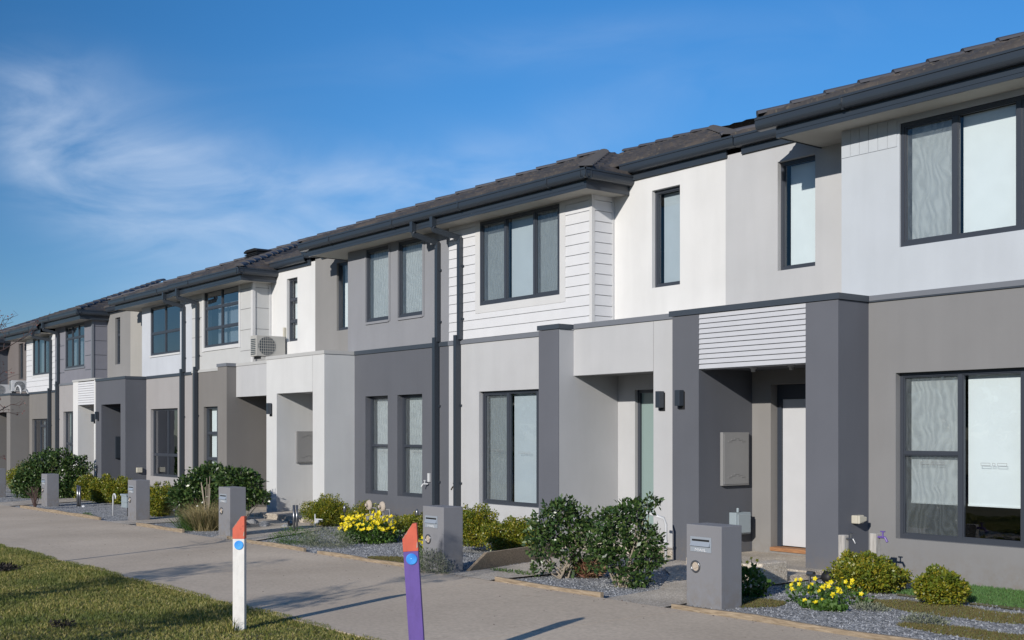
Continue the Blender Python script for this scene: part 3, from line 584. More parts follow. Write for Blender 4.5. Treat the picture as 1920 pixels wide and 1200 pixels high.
for k in range(6): m.box(-9.095 + 0.133 * k, -8.968 + 0.133 * k, YW - 0.004, YW + 0.003, 5.18, 5.515)
m.build('cladding_strip', 'render_paleblue', H)
win = [(-10.50, -9.87, 3.97, 5.46)]
m = MB(); m.wall(X0, -9.10, 3.2, 5.72, YR, 0.2, win); m.build('wall', 'render_lightwarm', H)
window(H, *win[0][:2], *win[0][2:], YR, recess=0.07)
m = MB(); m.box(X0, -10.95, YP, YR + 0.4, -0.2, 3.345); m.build('porch_wall', 'render_slate', H)
m = MB(); m.box(-9.18, -8.70, YP, YW + 0.02, -0.2, 3.345); m.build('porch_column', 'render_dark', H)
m = boards(H, -10.948, -9.182, 2.60, 3.345, YP + 0.03, 0.0677, 'slat_white', lap=0.03, gap=0.011); m.box(-10.948, -9.182, YP + 0.03, YP + 0.13, 2.60, 3.345); m.build('slat_panel', 'slat_white', H)
m = MB(); m.box(-10.948, -9.182, YP + 0.135, YR, 2.62, 2.70); m.box(X0, -9.1, YP + 0.2, YR + 0.1, 3.1, 3.34); m.build('porch_ceiling', 'render_slate', H)
for xx in (-10.35, -9.72):
    m = MB(); m.lathe([(0.045, 0), (0.045, -0.02), (0.03, -0.025), (0.028, -0.06), (0.0, -0.062)], (xx, 12.1, 2.62)); m.build('downlight', 'white_plastic', H)
m = MB(); m.wall(-10.95, -8.72, -0.2, 2.62, YR, 0.3, [(-10.62, -9.55, 0.15, 2.42)]); m.build('wall', 'render_darkside', H)
m = MB(); m.box(-10.62, -10.55, YR + 0.14, YR + 0.24, 0.15, 2.42); m.box(-9.62, -9.55, YR + 0.14, YR + 0.24, 0.15, 2.42); m.box(-10.55, -9.62, YR + 0.14, YR + 0.24, 2.22, 2.42)
fr = m.build('door_frame', 'door_head', H)
m = MB(); m.box(-10.548, -9.622, YR + 0.17, YR + 0.21, 0.20, 2.215); dr = m.build('door', 'door_white', H)
m = MB(); m.tube([(-9.70, YR + 0.15, 1.2), (-9.70, YR + 0.10, 1.2), (-9.80, YR + 0.10, 1.2)], 0.011); m.build('handle', 'steel', dr)
m = MB(); m.box(-10.62, -9.55, YR - 0.02, YR + 0.2, 0.135, 0.185); m.build('door_sill', 'timber_sill', H)
meter_box(H, -10.95, 12.12, 12.66, 1.03, 1.76)
m = MB(); m.box(-10.949, -10.82, 12.30, 12.60, 0.36, 0.66); m.box(-10.82, -10.80, 12.32, 12.58, 0.38, 0.64); m.tube([(-10.88, 12.4, 0.66), (-10.88, 12.4, 0.72)], 0.02); m.build('junction_box', 'box_blue', H, bevel=0.008)
m = MB(); m.sweep([(11.95, 0.66), (12.10, 0.66), (12.10, 0.76), (11.95, 0.76)], 'x', -8.70, -8.62); m.sweep([(11.95, 0.66), (12.10, 0.69), (12.10, 0.74), (11.95, 0.76)], 'x', -8.62, -8.58); m.build('vent_cover', 'cream_plastic', H, bevel=0.01)
wall_light(H, -11.26, YP, 2.12, 2.335)
m = MB()
cap(m, -11.47, -8.70, YP, YR, 3.425); m.box(-8.68, X1, YW - 0.02, YW + 0.003, 3.345, 3.36)
m.build('capping', 'cap_dark', H)
m = MB(); m.box(-8.678, X1, YW - 0.022, YW + 0.003, 3.362, 3.425); m.build('capping', 'cap_mid', H)
eave(H, -10.03, X1, 5.79, left_ret=YR, soffit_y=YR + 0.02)
m = MB(); m.sweep(gutter_prof(YR - 0.16, 5.93), 'x', X0 + 0.28, -9.5); m.build('gutter', 'charcoal', H); m = MB(); m.box(-11.12, -9.4, YR - 0.035, YR - 0.003, 5.68, 5.90); m.build('fascia', 'charcoal', H)
bay_roof(H, -10.03, X1, 5.79, None, 'L'); main_roof(H, X0 + 0.02, X1, 5.93, yr=13.7, hip='L')
shell(H, X0, X1, -0.2, 5.6)
m = MB(); m.box(-10.948, -8.9, 11.45, YR + 0.1, -0.1, 0.10); m.box(-9.75, -8.9, 10.75, 11.45, -0.1, 0.08); m.box(-9.05, -8.85, 10.5, 10.95, -0.05, 0.26); m.build('porch_step', 'aggregate', H, bevel=0.01)

# ---------------- townhouse 2 (white boards)
H = thing('townhouse', (-14.6, 12.3, 0), 'townhouse with white weatherboard bay upstairs and light grey walls, second from the right', 'townhouse', GRP)
X0, X1 = -17.68, -11.44
win = [(-16.75, -14.52, 0.51, 2.48)]
m = MB(); m.wall(X0, -13.95, -0.3, 3.345, YW, 0.2, win); m.build('wall', 'render_light', H)
window(H, *win[0][:2], *win[0][2:], YW, [-16.02, -15.22], {}, screens=(0, 2), blinds=['blind_grey', 'blind_mid', 'blind_grey'], recess=0.08, marks=[(-16.36, 1.43), (-15.6, 1.40)])
win = [(-16.72, -14.55, 3.99, 5.46)]; hol = [(-16.86, -14.41, 3.86, 5.60)]
m = MB(); m.wall(X0, -13.79, 3.36, 5.53, YW + 0.02, 0.2, win); m.box(-13.97, -13.79, YW + 0.22, YR + 0.1, 3.36, 5.53); m.build('wall', 'board_white', H)
m = boards(H, X0, -13.83, 3.42, 5.51, YW + 0.02, 0.165, 'board_white', holes=hol); boards_side(m, -13.79, YW + 0.06, YR - 0.04, 3.42, 5.51, 0.165); m.build('weatherboard', 'board_white', H)
m = MB(); m.box(-16.86, -16.72, YW - 0.004, YW + 0.019, 3.86, 5.505); m.box(-14.55, -14.41, YW - 0.004, YW + 0.019, 3.86, 5.505); m.box(-16.72, -14.55, YW - 0.003, YW + 0.019, 3.86, 3.99); m.box(-13.83, -13.768, YW - 0.002, YW + 0.06, 3.42, 5.505); m.box(-13.788, -13.765, YR - 0.05, YR - 0.001, 3.42, 5.505); m.build('window_surround', 'trim_white', H)
window(H, *win[0][:2], *win[0][2:], YW, [-15.99, -15.21], {}, screens=(0, 2), blinds=['blind_grey', 'blind_mid', 'blind_grey'], recess=0.0)
win = [(-12.93, -12.34, 3.97, 5.46)]
m = MB(); m.wall(-13.78, X1, 3.2, 5.72, YR, 0.2, win); m.build('wall', 'render_white', H)
window(H, *win[0][:2], *win[0][2:], YR, recess=0.07, blind='blind_mid')
m = MB(); m.box(-14.35, -13.862, YP, YP + 0.01, -0.2, 3.35); m.build('porch_column', 'render_dark', H)
m = MB(); m.box(-14.345, -13.86, YP + 0.01, 13.0, -0.2, 3.35); m.build('porch_wall', 'render_darkside' if False else 'render_light', H)
m = MB(); m.box(-13.86, -11.455, 12.0, 12.16, 2.64, 3.36); m.box(-12.11, -11.455, 12.0, 12.6, -0.2, 2.64); m.build('porch_lintel', 'render_light', H)
m = MB(); m.box(-12.113, -12.107, 11.9985, 12.01, 2.64, 3.36); m.build('control_joint', 'render_mid', H)
m = MB(); m.box(-13.86, -11.455, 12.165, 12.94, 2.66, 2.74); m.box(-13.86, -11.455, 12.165, YR + 0.2, 3.1, 3.35); m.build('porch_ceiling', 'render_mid', H)
m = MB(); m.wall(-13.86, -11.45, -0.2, 2.66, 12.94, 0.25, [(-13.47, -11.9, 0.18, 2.43)]); m.build('wall', 'render_light', H)
m = MB(); m.box(-13.47, -13.42, 13.0, 13.1, 0.18, 2.43); m.box(-13.0, -12.94, 13.0, 13.1, 0.18, 2.43); m.box(-13.42, -11.9, 13.0, 13.1, 2.38, 2.43); m.box(-11.95, -11.9, 13.0, 13.1, 0.18, 2.38); f = m.build('door_frame', 'frame_metal', H)
m = MB(); m.box(-13.42, -13.0, 13.04, 13.05, 0.2, 2.38); m.build('frosted_sidelight', 'frosted', f)
m = MB(); m.box(-12.94, -11.95, 13.04, 13.08, 0.2, 2.38); dr = m.build('door', 'door_white', H)
wall_light(H, -11.93, 12.0, 2.11, 2.345)
m = MB(); cap(m, -14.35, -13.86, YP, 12.0, 3.432); m.build('capping', 'cap_dark', H)
m = MB(); m.box(-13.838, -11.46, 11.98, YR, 3.362, 3.44); m.box(X0, -14.37, YW - 0.022, YW + 0.018, 3.345, 3.42); m.build('capping', 'cap_mid', H)
eave(H, X0 - 0.27, -13.30, 5.755, side='R', side_to=12.84, soffit_y=YR + 0.02)
m = MB(); m.sweep(gutter_prof(YR - 0.16, 5.94), 'x', -13.5, -11.18); m.build('gutter', 'charcoal', H); m = MB(); m.box(-13.4, -11.40, YR - 0.035, YR - 0.003, 5.68, 5.90); m.build('fascia', 'charcoal', H)
bay_roof(H, X0, -13.30, 5.755, None, 'R'); main_roof(H, X0 + 0.02, X1 + 0.2, 5.94, hip='R')
downpipe(H, -17.50, -17.27, 5.755, 3.43, 0.0)
m = MB(); m.box(-17.42, -17.36, YW - 0.03, YW - 0.001, 0.83, 1.0); tb = m.build('tap_plate', 'white_plastic', H); m = MB(); tap(m, (-17.39, YW - 0.03, 0.78)); m.build('tap', 'brass', tb)
shell(H, X0, X1, -0.3, 5.6)
m = MB(); m.box(-13.86, -11.45, 11.75, 13.0, -0.1, 0.13); m.build('porch_step', 'aggregate', H, bevel=0.01)

# ---------------- townhouse 3 (dark slate below, lilac grey above, white porch)
H = thing('townhouse', (-20.6, 12.3, 0), 'townhouse with slate grey lower wall, white porch and two tall upstairs windows', 'townhouse', GRP)
X0, X1 = -23.62, -17.68
win = [(-20.63, -19.78, 0.53, 2.49), (-19.43, -18.56, 0.53, 2.49)]
m = MB(); m.wall(-21.06, X1, -0.3, 3.345, YW, 0.2, win); m.build('wall', 'render_slate', H)
for w_ in win: window(H, *w_, YW, [], {0: [1.5]}, screens=(0,), recess=0.12, tr_=0.016, marks=[((w_[0] + w_[1]) / 2, 1.38)])
win = [(-20.61, -19.74, 3.98, 5.45), (-19.40, -18.54, 3.98, 5.45)]
m = MB(); m.wall(-21.34, X1, 3.36, 5.53, YW + 0.004, 0.2, win); m.box(-21.34, -21.2, YW + 0.204, YR + 0.1, 3.36, 5.53); m.build('wall', 'render_midlilac', H)
m = MB()
for w_ in win: m.box(w_[0] - 0.03, w_[0], YW - 0.012, YW + 0.003, w_[2] - 0.03, w_[3]); m.box(w_[1], w_[1] + 0.05, YW - 0.012, YW + 0.003, w_[2] - 0.03, w_[3]); m.box(w_[0], w_[1], YW - 0.02, YW + 0.003, w_[2] - 0.045, w_[2])
m.build('window_surround', 'render_midlilac', H)
for w_ in win: window(H, *w_, YW, [], {}, screens=(0,), recess=0.02)
win = [(-22.65, -21.75, 3.98, 5.46)]
m = MB(); m.wall(X0, -21.34, 3.2, 5.72, YR, 0.2, win); m.build('wall', 'render_mid', H)
window(H, *win[0][:2], *win[0][2:], YR, recess=0.05)
m = MB(); m.box(-21.06, -21.545, YP - 0.1, YW + 0.05, -0.3, 3.35); m.box(-23.16, X0 - 0.03, YP - 0.1, 12.95, -0.3, 3.35); m.box(-23.16, -21.545, YP - 0.1, YP + 0.1, 2.60, 3.35); m.build('porch_wall', 'render_greywhite', H)
m = MB(); m.box(-23.16, -21.55, YP + 0.1, 12.9, 2.62, 2.7); m.box(-23.6, -21.1, YP + 0.1, YR + 0.1, 3.1, 3.33); m.build('porch_ceiling', 'render_greywhite', H)
m = MB(); m.wall(-23.16, -21.0, -0.3, 2.62, 12.9, 0.2, [(-22.9, -21.9, 0.1, 2.25)]); m.build('wall', 'render_greywhite', H)
m = MB(); m.box(-22.9, -21.9, 13.0, 13.04, 0.1, 2.25); m.build('door', 'door_white', H)
m = MB(); m.box(-21.552, -21.546, YP - 0.1015, YP - 0.09, 2.60, 3.35); m.build('control_joint', 'render_mid', H)
meter_box(H, -23.16, 12.05, 12.60, 1.10, 1.79)
wall_light(H, -23.42, YP - 0.1, 2.16, 2.4)
m = MB(); cap(m, X0 - 0.03, -21.06, YP - 0.1, YR, 3.42, h=0.07, o=0.015); m.build('capping', 'cap_light', H)
m = MB(); m.box(-21.04, X1, YW - 0.022, YW + 0.003, 3.345, 3.425); m.build('capping', 'cap_dark', H)
eave(H, -22.50, X1 - 0.27, 5.755, left_ret=YR, soffit_y=YR + 0.02)
m = MB(); m.sweep(gutter_prof(YR - 0.16, 5.85), 'x', -24.0, -22.2); m.build('gutter', 'charcoal', H); m = MB(); m.box(-23.3, -22.1, YR - 0.035, YR - 0.003, 5.62, 5.82); m.build('fascia', 'charcoal', H)
bay_roof(H, -22.50, X1, 5.755, None, 'L'); main_roof(H, X0 + 0.02, X1, 5.86, yr=15.5, hip='L')
downpipe(H, -18.15, -17.98, 5.755, 3.43, 0.0, dx_low=-0.03)
m = MB(); m.box(-18.34, -18.27, YW - 0.03, YW - 0.001, 0.84, 1.0); tb = m.build('tap_plate', 'white_plastic', H); m = MB(); tap(m, (-18.32, YW - 0.03, 0.80), (-0.6, -0.8)); m.build('tap', 'white_plastic', tb)
shell(H, X0, X1, -0.3, 5.6)
m = MB(); m.box(-23.16, -21.2, 11.2, 12.95, -0.3, 0.06); m.build('porch_step', 'aggregate', H, bevel=0.01)

# ---------------- townhouse 4 (white panels)
H = thing('townhouse', (-27.0, 12.3, -0.1), 'townhouse with white panelled bay, six-pane window and an air conditioner over its porch', 'townhouse', GRP)
X0, X1 = -29.40, -23.65
win = [(-28.65, -27.35, 0.55, 2.42)]
m = MB(); m.wall(X0, -26.44, -0.4, 3.31, YW, 0.2, win); m.build('wall', 'render_beige', H)
window(H, *win[0], YW, [-28.0], {0: [1.1, 1.75], 1: [1.1, 1.75]}, screens=(), blind='blind', blind_to=0.62, recess=0.08)
win = [(-28.63, -26.56, 3.92, 5.37)]
m = MB(); m.wall(X0, -25.80, 3.34, 5.38, YW + 0.004, 0.2, win); m.box(-25.98, -25.80, YW + 0.204, YR + 0.1, 3.34, 5.38); m.build('wall', 'panel_white', H)
m = MB()
for z in (3.72, 4.22, 4.72, 5.2):
    m.box(X0, -28.75, YW - 0.001, YW + 0.003, z, z + 0.012); m.box(-26.47, -25.88, YW - 0.001, YW + 0.003, z, z + 0.012); m.box(-25.80, -25.797, YW + 0.03, YR - 0.03, z, z + 0.012)
m.build('panel_joint', 'render_taupe', H)
m = MB(); m.box(-25.88, -25.78, YW - 0.012, YW + 0.06, 3.4, 5.37); m.box(-25.798, -25.78, YR - 0.06, YR - 0.001, 3.4, 5.37); m.box(-28.75, -28.63, YW - 0.012, YW + 0.003, 3.82, 5.37); m.box(-26.56, -26.47, YW - 0.012, YW + 0.003, 3.82, 5.37); m.box(-28.63, -26.56, YW - 0.02, YW + 0.003, 3.83, 3.92); m.build('window_surround', 'trim_white', H)
window(H, *win[0], YW, [-27.6], {0: [4.4, 4.92], 1: [4.4, 4.92]}, blind=None, glass='glass_coated', recess=0.02, curtain=[(-28.2, -27.62), (-27.5, -26.62)])
win = [(-25.0, -24.47, 3.88, 5.35)]
m = MB(); m.wall(-25.80, X1 + 0.03, 3.2, 5.62, YR, 0.2, win); m.build('wall', 'render_white', H)
window(H, *win[0], YR, [], {0: [4.36, 4.86]}, recess=0.07)
m = MB(); m.box(-26.44, -25.93, YP, 12.9, -0.4, 3.32); m.build('porch_wall', 'render_beige', H)
m = MB(); m.box(-25.93, X1, 11.94, 12.1, 2.60, 3.32); m.box(-25.93, X1, 12.1, YR + 0.1, 3.1, 3.31); m.build('porch_lintel', 'render_lightwarm', H)
m = MB(); m.wall(-25.93, X1, -0.4, 2.8, 12.9, 0.2, [(-25.3, -24.3, 0.0, 2.2)]); m.box(-25.3, -24.3, 13.0, 13.04, 0.0, 2.2); m.build('wall', 'render_taupe', H)
m = MB(); m.box(-25.93, X1, 12.1, 12.9, 2.62, 2.7); m.build('porch_ceiling', 'render_taupe', H)
m = MB(); cap(m, -26.44, -25.93, YP, 12.0, 3.395); m.build('capping', 'cap_mid', H)
m = MB(); m.box(-25.91, X1, 11.925, YR, 3.322, 3.39); m.box(X0, -26.46, YW - 0.02, YW + 0.003, 3.31, 3.38); m.build('capping', 'cap_light', H)
eave(H, X0 - 0.3, -25.40, 5.60, side='R', side_to=12.80, soffit_y=YR + 0.02)
m = MB(); m.sweep(gutter_prof(YR - 0.16, 5.78), 'x', -25.6, -23.9); m.build('gutter', 'charcoal', H); m = MB(); m.box(-25.6, -23.8, YR - 0.035, YR - 0.003, 5.55, 5.75); m.build('fascia', 'charcoal', H)
bay_roof(H, X0, -25.40, 5.60, None, 'R', samp=4); main_roof(H, X0 + 0.02, X1 - 0.03, 5.78, samp=3, yr=15.8, hip='R')
downpipe(H, -29.2, -28.95, 5.60, 3.38, -0.1)
shell(H, X0, X1, -0.4, 5.4)
m = MB(); m.box(-25.93, X1, 11.3, 13.0, -0.4, -0.02); m.build('porch_step', 'aggregate', H)

# ---------------- townhouse 5 (dark porch, big four-pane windows)
H = thing('townhouse', (-32.0, 12.3, -0.14), 'townhouse with dark grey boxed porch and large four-pane blue windows', 'townhouse', GRP)
X0, X1 = -35.20, -29.40
win = [(-32.30, -30.36, 0.55, 2.42)]
m = MB(); m.wall(-32.70, X1, -0.4, 3.27, YW, 0.2, win); m.build('wall', 'render_farlight', H)
window(H, *win[0], YW, [-31.25], {0: [1.15], 1: [1.15]}, blind=None, glass='glass_coated', recess=0.08)
win = [(-32.32, -30.2, 3.91, 5.27)]
m = MB(); m.wall(-32.97, X1, 3.3, 5.34, YW + 0.004, 0.2, win); m.box(-32.97, -32.85, YW + 0.204, YR + 0.1, 3.3, 5.34); m.build('wall', 'render_farwhite', H)
m = MB(); m.box(-32.34, -30.18, YW - 0.02, YW + 0.003, 3.86, 3.91); m.build('window_sill', 'trim_white', H)
window(H, *win[0], YW, [-31.28], {0: [4.52], 1: [4.52]}, blind=None, glass='glass_coated', recess=0.02)
m = MB(); m.wall(X0, -32.97, 3.2, 5.6, YR, 0.2, []); m.build('wall', 'render_cream', H)
m = MB(); m.box(-35.06, -34.6, YP, 12.9, -0.4, 3.27); m.box(-33.0, -32.62, YP, YW + 0.02, -0.4, 3.27); m.box(-34.6, -33.0, YP, YP + 0.15, 2.58, 3.27); m.box(-34.6, -33.0, YP + 0.15, YR + 0.1, 3.1, 3.26); m.build('porch_wall', 'render_slate', H)
m = MB(); m.wall(-34.6, -32.7, -0.4, 2.8, 12.9, 0.2, []); m.build('wall', 'render_slate', H)
m = MB(); m.box(-34.6, -33.0, YP + 0.15, 12.9, 2.6, 2.68); m.build('porch_ceiling', 'render_slate', H)
meter_box(H, -34.6, 12.1, 12.65, 1.0, 1.65, 'charcoal')
m = MB(); m.box(-32.619, -32.54, 12.0, 12.16, 0.64, 0.78); m.build('vent_cover', 'cream_plastic', H, bevel=0.01)
wall_light(H, -34.85, YP, 2.15, 2.38)
m = MB(); cap(m, -35.06, -32.62, YP, YR, 3.345); m.box(-32.60, X1, YW - 0.02, YW + 0.003, 3.27, 3.35); m.build('capping', 'cap_dark', H)
eave(H, -34.20, X1 - 0.3, 5.585, left_ret=YR, soffit_y=YR + 0.02)
bay_roof(H, -34.20, X1, 5.585, None, 'L', samp=4); main_roof(H, X0 + 0.02, X1, 5.72, samp=3, yr=14.6)
downpipe(H, -30.1, -29.85, 5.585, 3.36, -0.1)
shell(H, X0, X1, -0.4, 5.4)

# ---------------- townhouse 6 (grey panels, louvred porch head)
H = thing('townhouse', (-38.5, 12.3, -0.18), 'townhouse with lilac grey panelled bay and white louvred panel above its porch', 'townhouse', GRP)
X0, X1 = -41.00, -35.20
win = [(-40.10, -38.9, 0.7, 2.46)]
m = MB(); m.wall(X0, -37.18, -0.5, 3.33, YW, 0.2, win); m.build('wall', 'render_farlight', H)
window(H, *win[0], YW, [-39.5], {0: [1.4], 1: [1.4]}, blind='blind', glass='glass_coated', recess=0.08)
win = [(-39.90, -37.98, 3.88, 5.27)]
m = MB(); m.wall(X0, -37.22, 3.3, 5.34, YW + 0.004, 0.2, win); m.box(-37.40, -37.22, YW + 0.204, YR + 0.1, 3.3, 5.34); m.build('wall', 'render_farlilac', H)
m = MB()
for z in (3.75, 4.2, 4.65, 5.1): m.box(X0, -40.0, YW - 0.001, YW + 0.003, z, z + 0.014); m.box(-37.9, -37.3, YW - 0.001, YW + 0.003, z, z + 0.014); m.box(-37.22, -37.217, YW + 0.03, YR - 0.03, z, z + 0.014)
m.build('panel_joint', 'charcoal', H)
m = MB(); m.box(-37.30, -37.2, YW - 0.012, YW + 0.05, 3.36, 5.33); m.box(-39.98, -37.9, YW - 0.02, YW + 0.003, 3.82, 3.88); m.build('window_surround', 'cap_mid', H)
window(H, *win[0], YW, [-39.25, -38.6], {0: [4.85], 1: [4.85], 2: [4.85]}, blind=None, glass='glass_coated', recess=0.02, curtain=[(-39.7, -39.3), (-39.1, -38.65), (-38.5, -38.05)])
win = [(-36.52, -36.08, 3.88, 5.33)]
m = MB(); m.wall(-37.22, X1, 3.2, 5.6, YR, 0.2, win); m.build('wall', 'render_mid', H)
window(H, *win[0], YR, [], {0: [4.8]}, blind='blind_grey', recess=0.07)
m = MB(); m.box(-37.18, -36.72, YP, 12.9, -0.5, 3.33); m.box(-35.24, -35.12, YP, YP + 0.2, -0.5, 3.33); m.build('porch_column', 'render_white', H)
m = boards(H, -36.72, -35.24, 2.60, 3.30, YP + 0.03, 0.07, 'slat_white', lap=0.03, gap=0.011); m.box(-36.72, -35.24, YP + 0.03, YP + 0.14, 2.6, 3.30); m.build('slat_panel', 'board_white', H)
m = MB(); m.box(-36.72, -35.24, YP + 0.14, 12.9, 2.62, 2.7); m.box(-36.72, -35.24, YP + 0.14, YR, 3.1, 3.28); m.build('porch_ceiling', 'render_white', H)
m = MB(); m.wall(-36.72, -35.1, -0.5, 2.8, 12.9, 0.2, []); m.build('wall', 'render_farlight', H)
wall_light(H, -35.18, YP, 2.08, 2.32)
m = MB(); cap(m, -37.18, -35.12, YP, YR, 3.385, h=0.06); m.build('capping', 'cap_light', H); m = MB(); m.box(X0, -37.2, YW - 0.02, YW + 0.003, 3.33, 3.40); m.build('capping', 'cap_mid', H)
eave(H, X0 - 0.25, -36.95, 5.575, side='R', side_to=12.80, soffit_y=YR + 0.02)
m = MB(); m.sweep(gutter_prof(YR - 0.16, 5.68), 'x', -37.0, -34.0); m.build('gutter', 'charcoal', H); m = MB(); m.box(-37.0, -34.0, YR - 0.035, YR - 0.003, 5.48, 5.65); m.build('fascia', 'charcoal', H)
bay_roof(H, X0, -36.95, 5.575, None, 'R', samp=4); main_roof(H, X0 + 0.02, X1, 5.68, samp=3, yr=15.5)
downpipe(H, -40.7, -40.5, 5.575, 3.40, -0.2)
shell(H, X0, X1, -0.5, 5.4)

# ---------------- townhouse 7 (white boards, far)
H = thing('townhouse', (-43.5, 12.3, -0.22), 'far townhouse with white weatherboard bay and dark taupe porch behind the round dark shrub', 'townhouse', GRP)
X0, X1 = -47.2, -41.00
win = [(-43.65, -41.80, 0.45, 2.25)]
m = MB(); m.wall(-43.98, X1, -0.5, 3.13, YW, 0.2, win); m.build('wall', 'render_beige', H)
window(H, *win[0], YW, [-42.95, -42.3], {1: [2.0]}, blinds=[None, 'blind', None], glass='glass_coated', recess=0.08)
win = [(-43.53, -41.62, 3.79, 5.10)]
m = MB(); m.wall(-44.35, X1, 3.15, 5.18, YW + 0.02, 0.2, win); m.box(-44.35, -44.2, YW + 0.22, YR + 0.1, 3.15, 5.18); m.build('wall', 'board_white', H)
m = boards(H, -44.35, X1, 3.2, 5.16, YW + 0.02, 0.19, 'board_white', holes=[(-43.63, -41.52, 3.7, 5.2)]); m.build('weatherboard', 'board_white', H)
m = MB(); m.box(-43.63, -43.53, YW - 0.004, YW + 0.019, 3.7, 5.15); m.box(-41.62, -41.52, YW - 0.004, YW + 0.019, 3.7, 5.15); m.box(-43.53, -41.62, YW - 0.004, YW + 0.019, 3.7, 3.79); m.build('window_surround', 'trim_white', H)
window(H, *win[0], YW, [-42.95, -42.2], {}, blinds=[None, 'blind', None], glass='glass_coated', recess=0.0)
win = [(-47.1, -46.5, 3.8, 5.15)]
m = MB(); m.wall(X0, -44.35, 3.0, 5.4, YR, 0.2, win); m.build('wall', 'render_brown', H); window(H, *win[0], YR, [], {}, blind='blind_grey')
m = MB(); m.box(-44.45, -43.98, YP - 0.05, YW + 0.02, -0.5, 3.1); m.box(-46.6, -46.1, YP - 0.05, 12.9, -0.5, 3.1); m.box(-46.1, -44.45, YP - 0.05, YP + 0.1, 2.5, 3.1); m.box(-46.1, -44.45, YP + 0.1, YR, 2.95, 3.08); m.build('porch_wall', 'render_beige', H)
m = MB(); m.box(-43.979, -43.90, 11.95, 12.12, 0.45, 0.60); m.build('vent_cover', 'cream_plastic', H, bevel=0.01)
m = MB(); cap(m, -46.6, -43.98, YP - 0.05, YR, 3.17); m.box(-43.95, X1, YW - 0.02, YW + 0.018, 3.13, 3.2); m.build('capping', 'cap_dark', H)
eave(H, -45.9, X1 - 0.22, 5.41, left_ret=YR, soffit_y=YR + 0.02)
bay_roof(H, -45.9, X1, 5.41, None, 'L', samp=4); main_roof(H, X0 + 0.02, X1, 5.5, samp=3, yr=14.6)
downpipe(H, -41.9, -41.35, 5.41, 3.2, -0.3)
m = MB(); m.tube([(-45.1, YR - 0.03, 3.2), (-45.1, YR - 0.03, 5.2)], 0.03); m.build('pipe_cover', 'white_plastic', H)
shell(H, X0, X1, -0.5, 5.2)

# ---------------- townhouse 8 (end of view)
H = thing('townhouse', (-50.0, 12.3, -0.25), 'farthest dark grey townhouse, cut off by the left edge', 'townhouse', GRP)
X0, X1 = -53.5, -47.2
m = MB(); m.wall(X0, -48.3, -0.5, 3.1, YW, 0.2, [(-51.5, -49.5, 0.4, 2.2)]); m.build('wall', 'render_farlight', H); window(H, -51.5, -49.5, 0.4, 2.2, YW, [-50.5], {}, glass='glass_coated')
m = MB(); m.wall(X0, -48.6, 3.1, 5.15, YW + 0.004, 0.2, [(-52.3, -50.0, 3.8, 5.1)]); m.box(-48.8, -48.6, YW + 0.2, YR + 0.1, 3.1, 5.15); m.build('wall', 'render_slate', H); window(H, -52.3, -50.0, 3.8, 5.1, YW, [-51.1], {}, glass='glass_coated')
m = MB(); m.wall(-48.6, X1, 3.0, 5.4, YR, 0.2, []); m.build('wall', 'render_brown', H)
m = MB(); m.box(-48.3, X1 + 0.3, YP, 12.9, 2.4, 3.05); m.box(-48.3, -47.8, YP, 12.9, -0.5, 2.4); m.build('porch_wall', 'render_greywhite', H)
m = MB(); cap(m, -48.3, X1 + 0.3, YP, YR, 3.12); m.build('capping', 'cap_light', H)
eave(H, X0, -48.15, 5.38, side='R', side_to=12.80, soffit_y=YR + 0.02)
bay_roof(H, X0, -48.15, 5.38, None, 'R', samp=4); main_roof(H, X0, X1, 5.5, samp=3, yr=15.5)
shell(H, X0, X1, -0.5, 5.2)

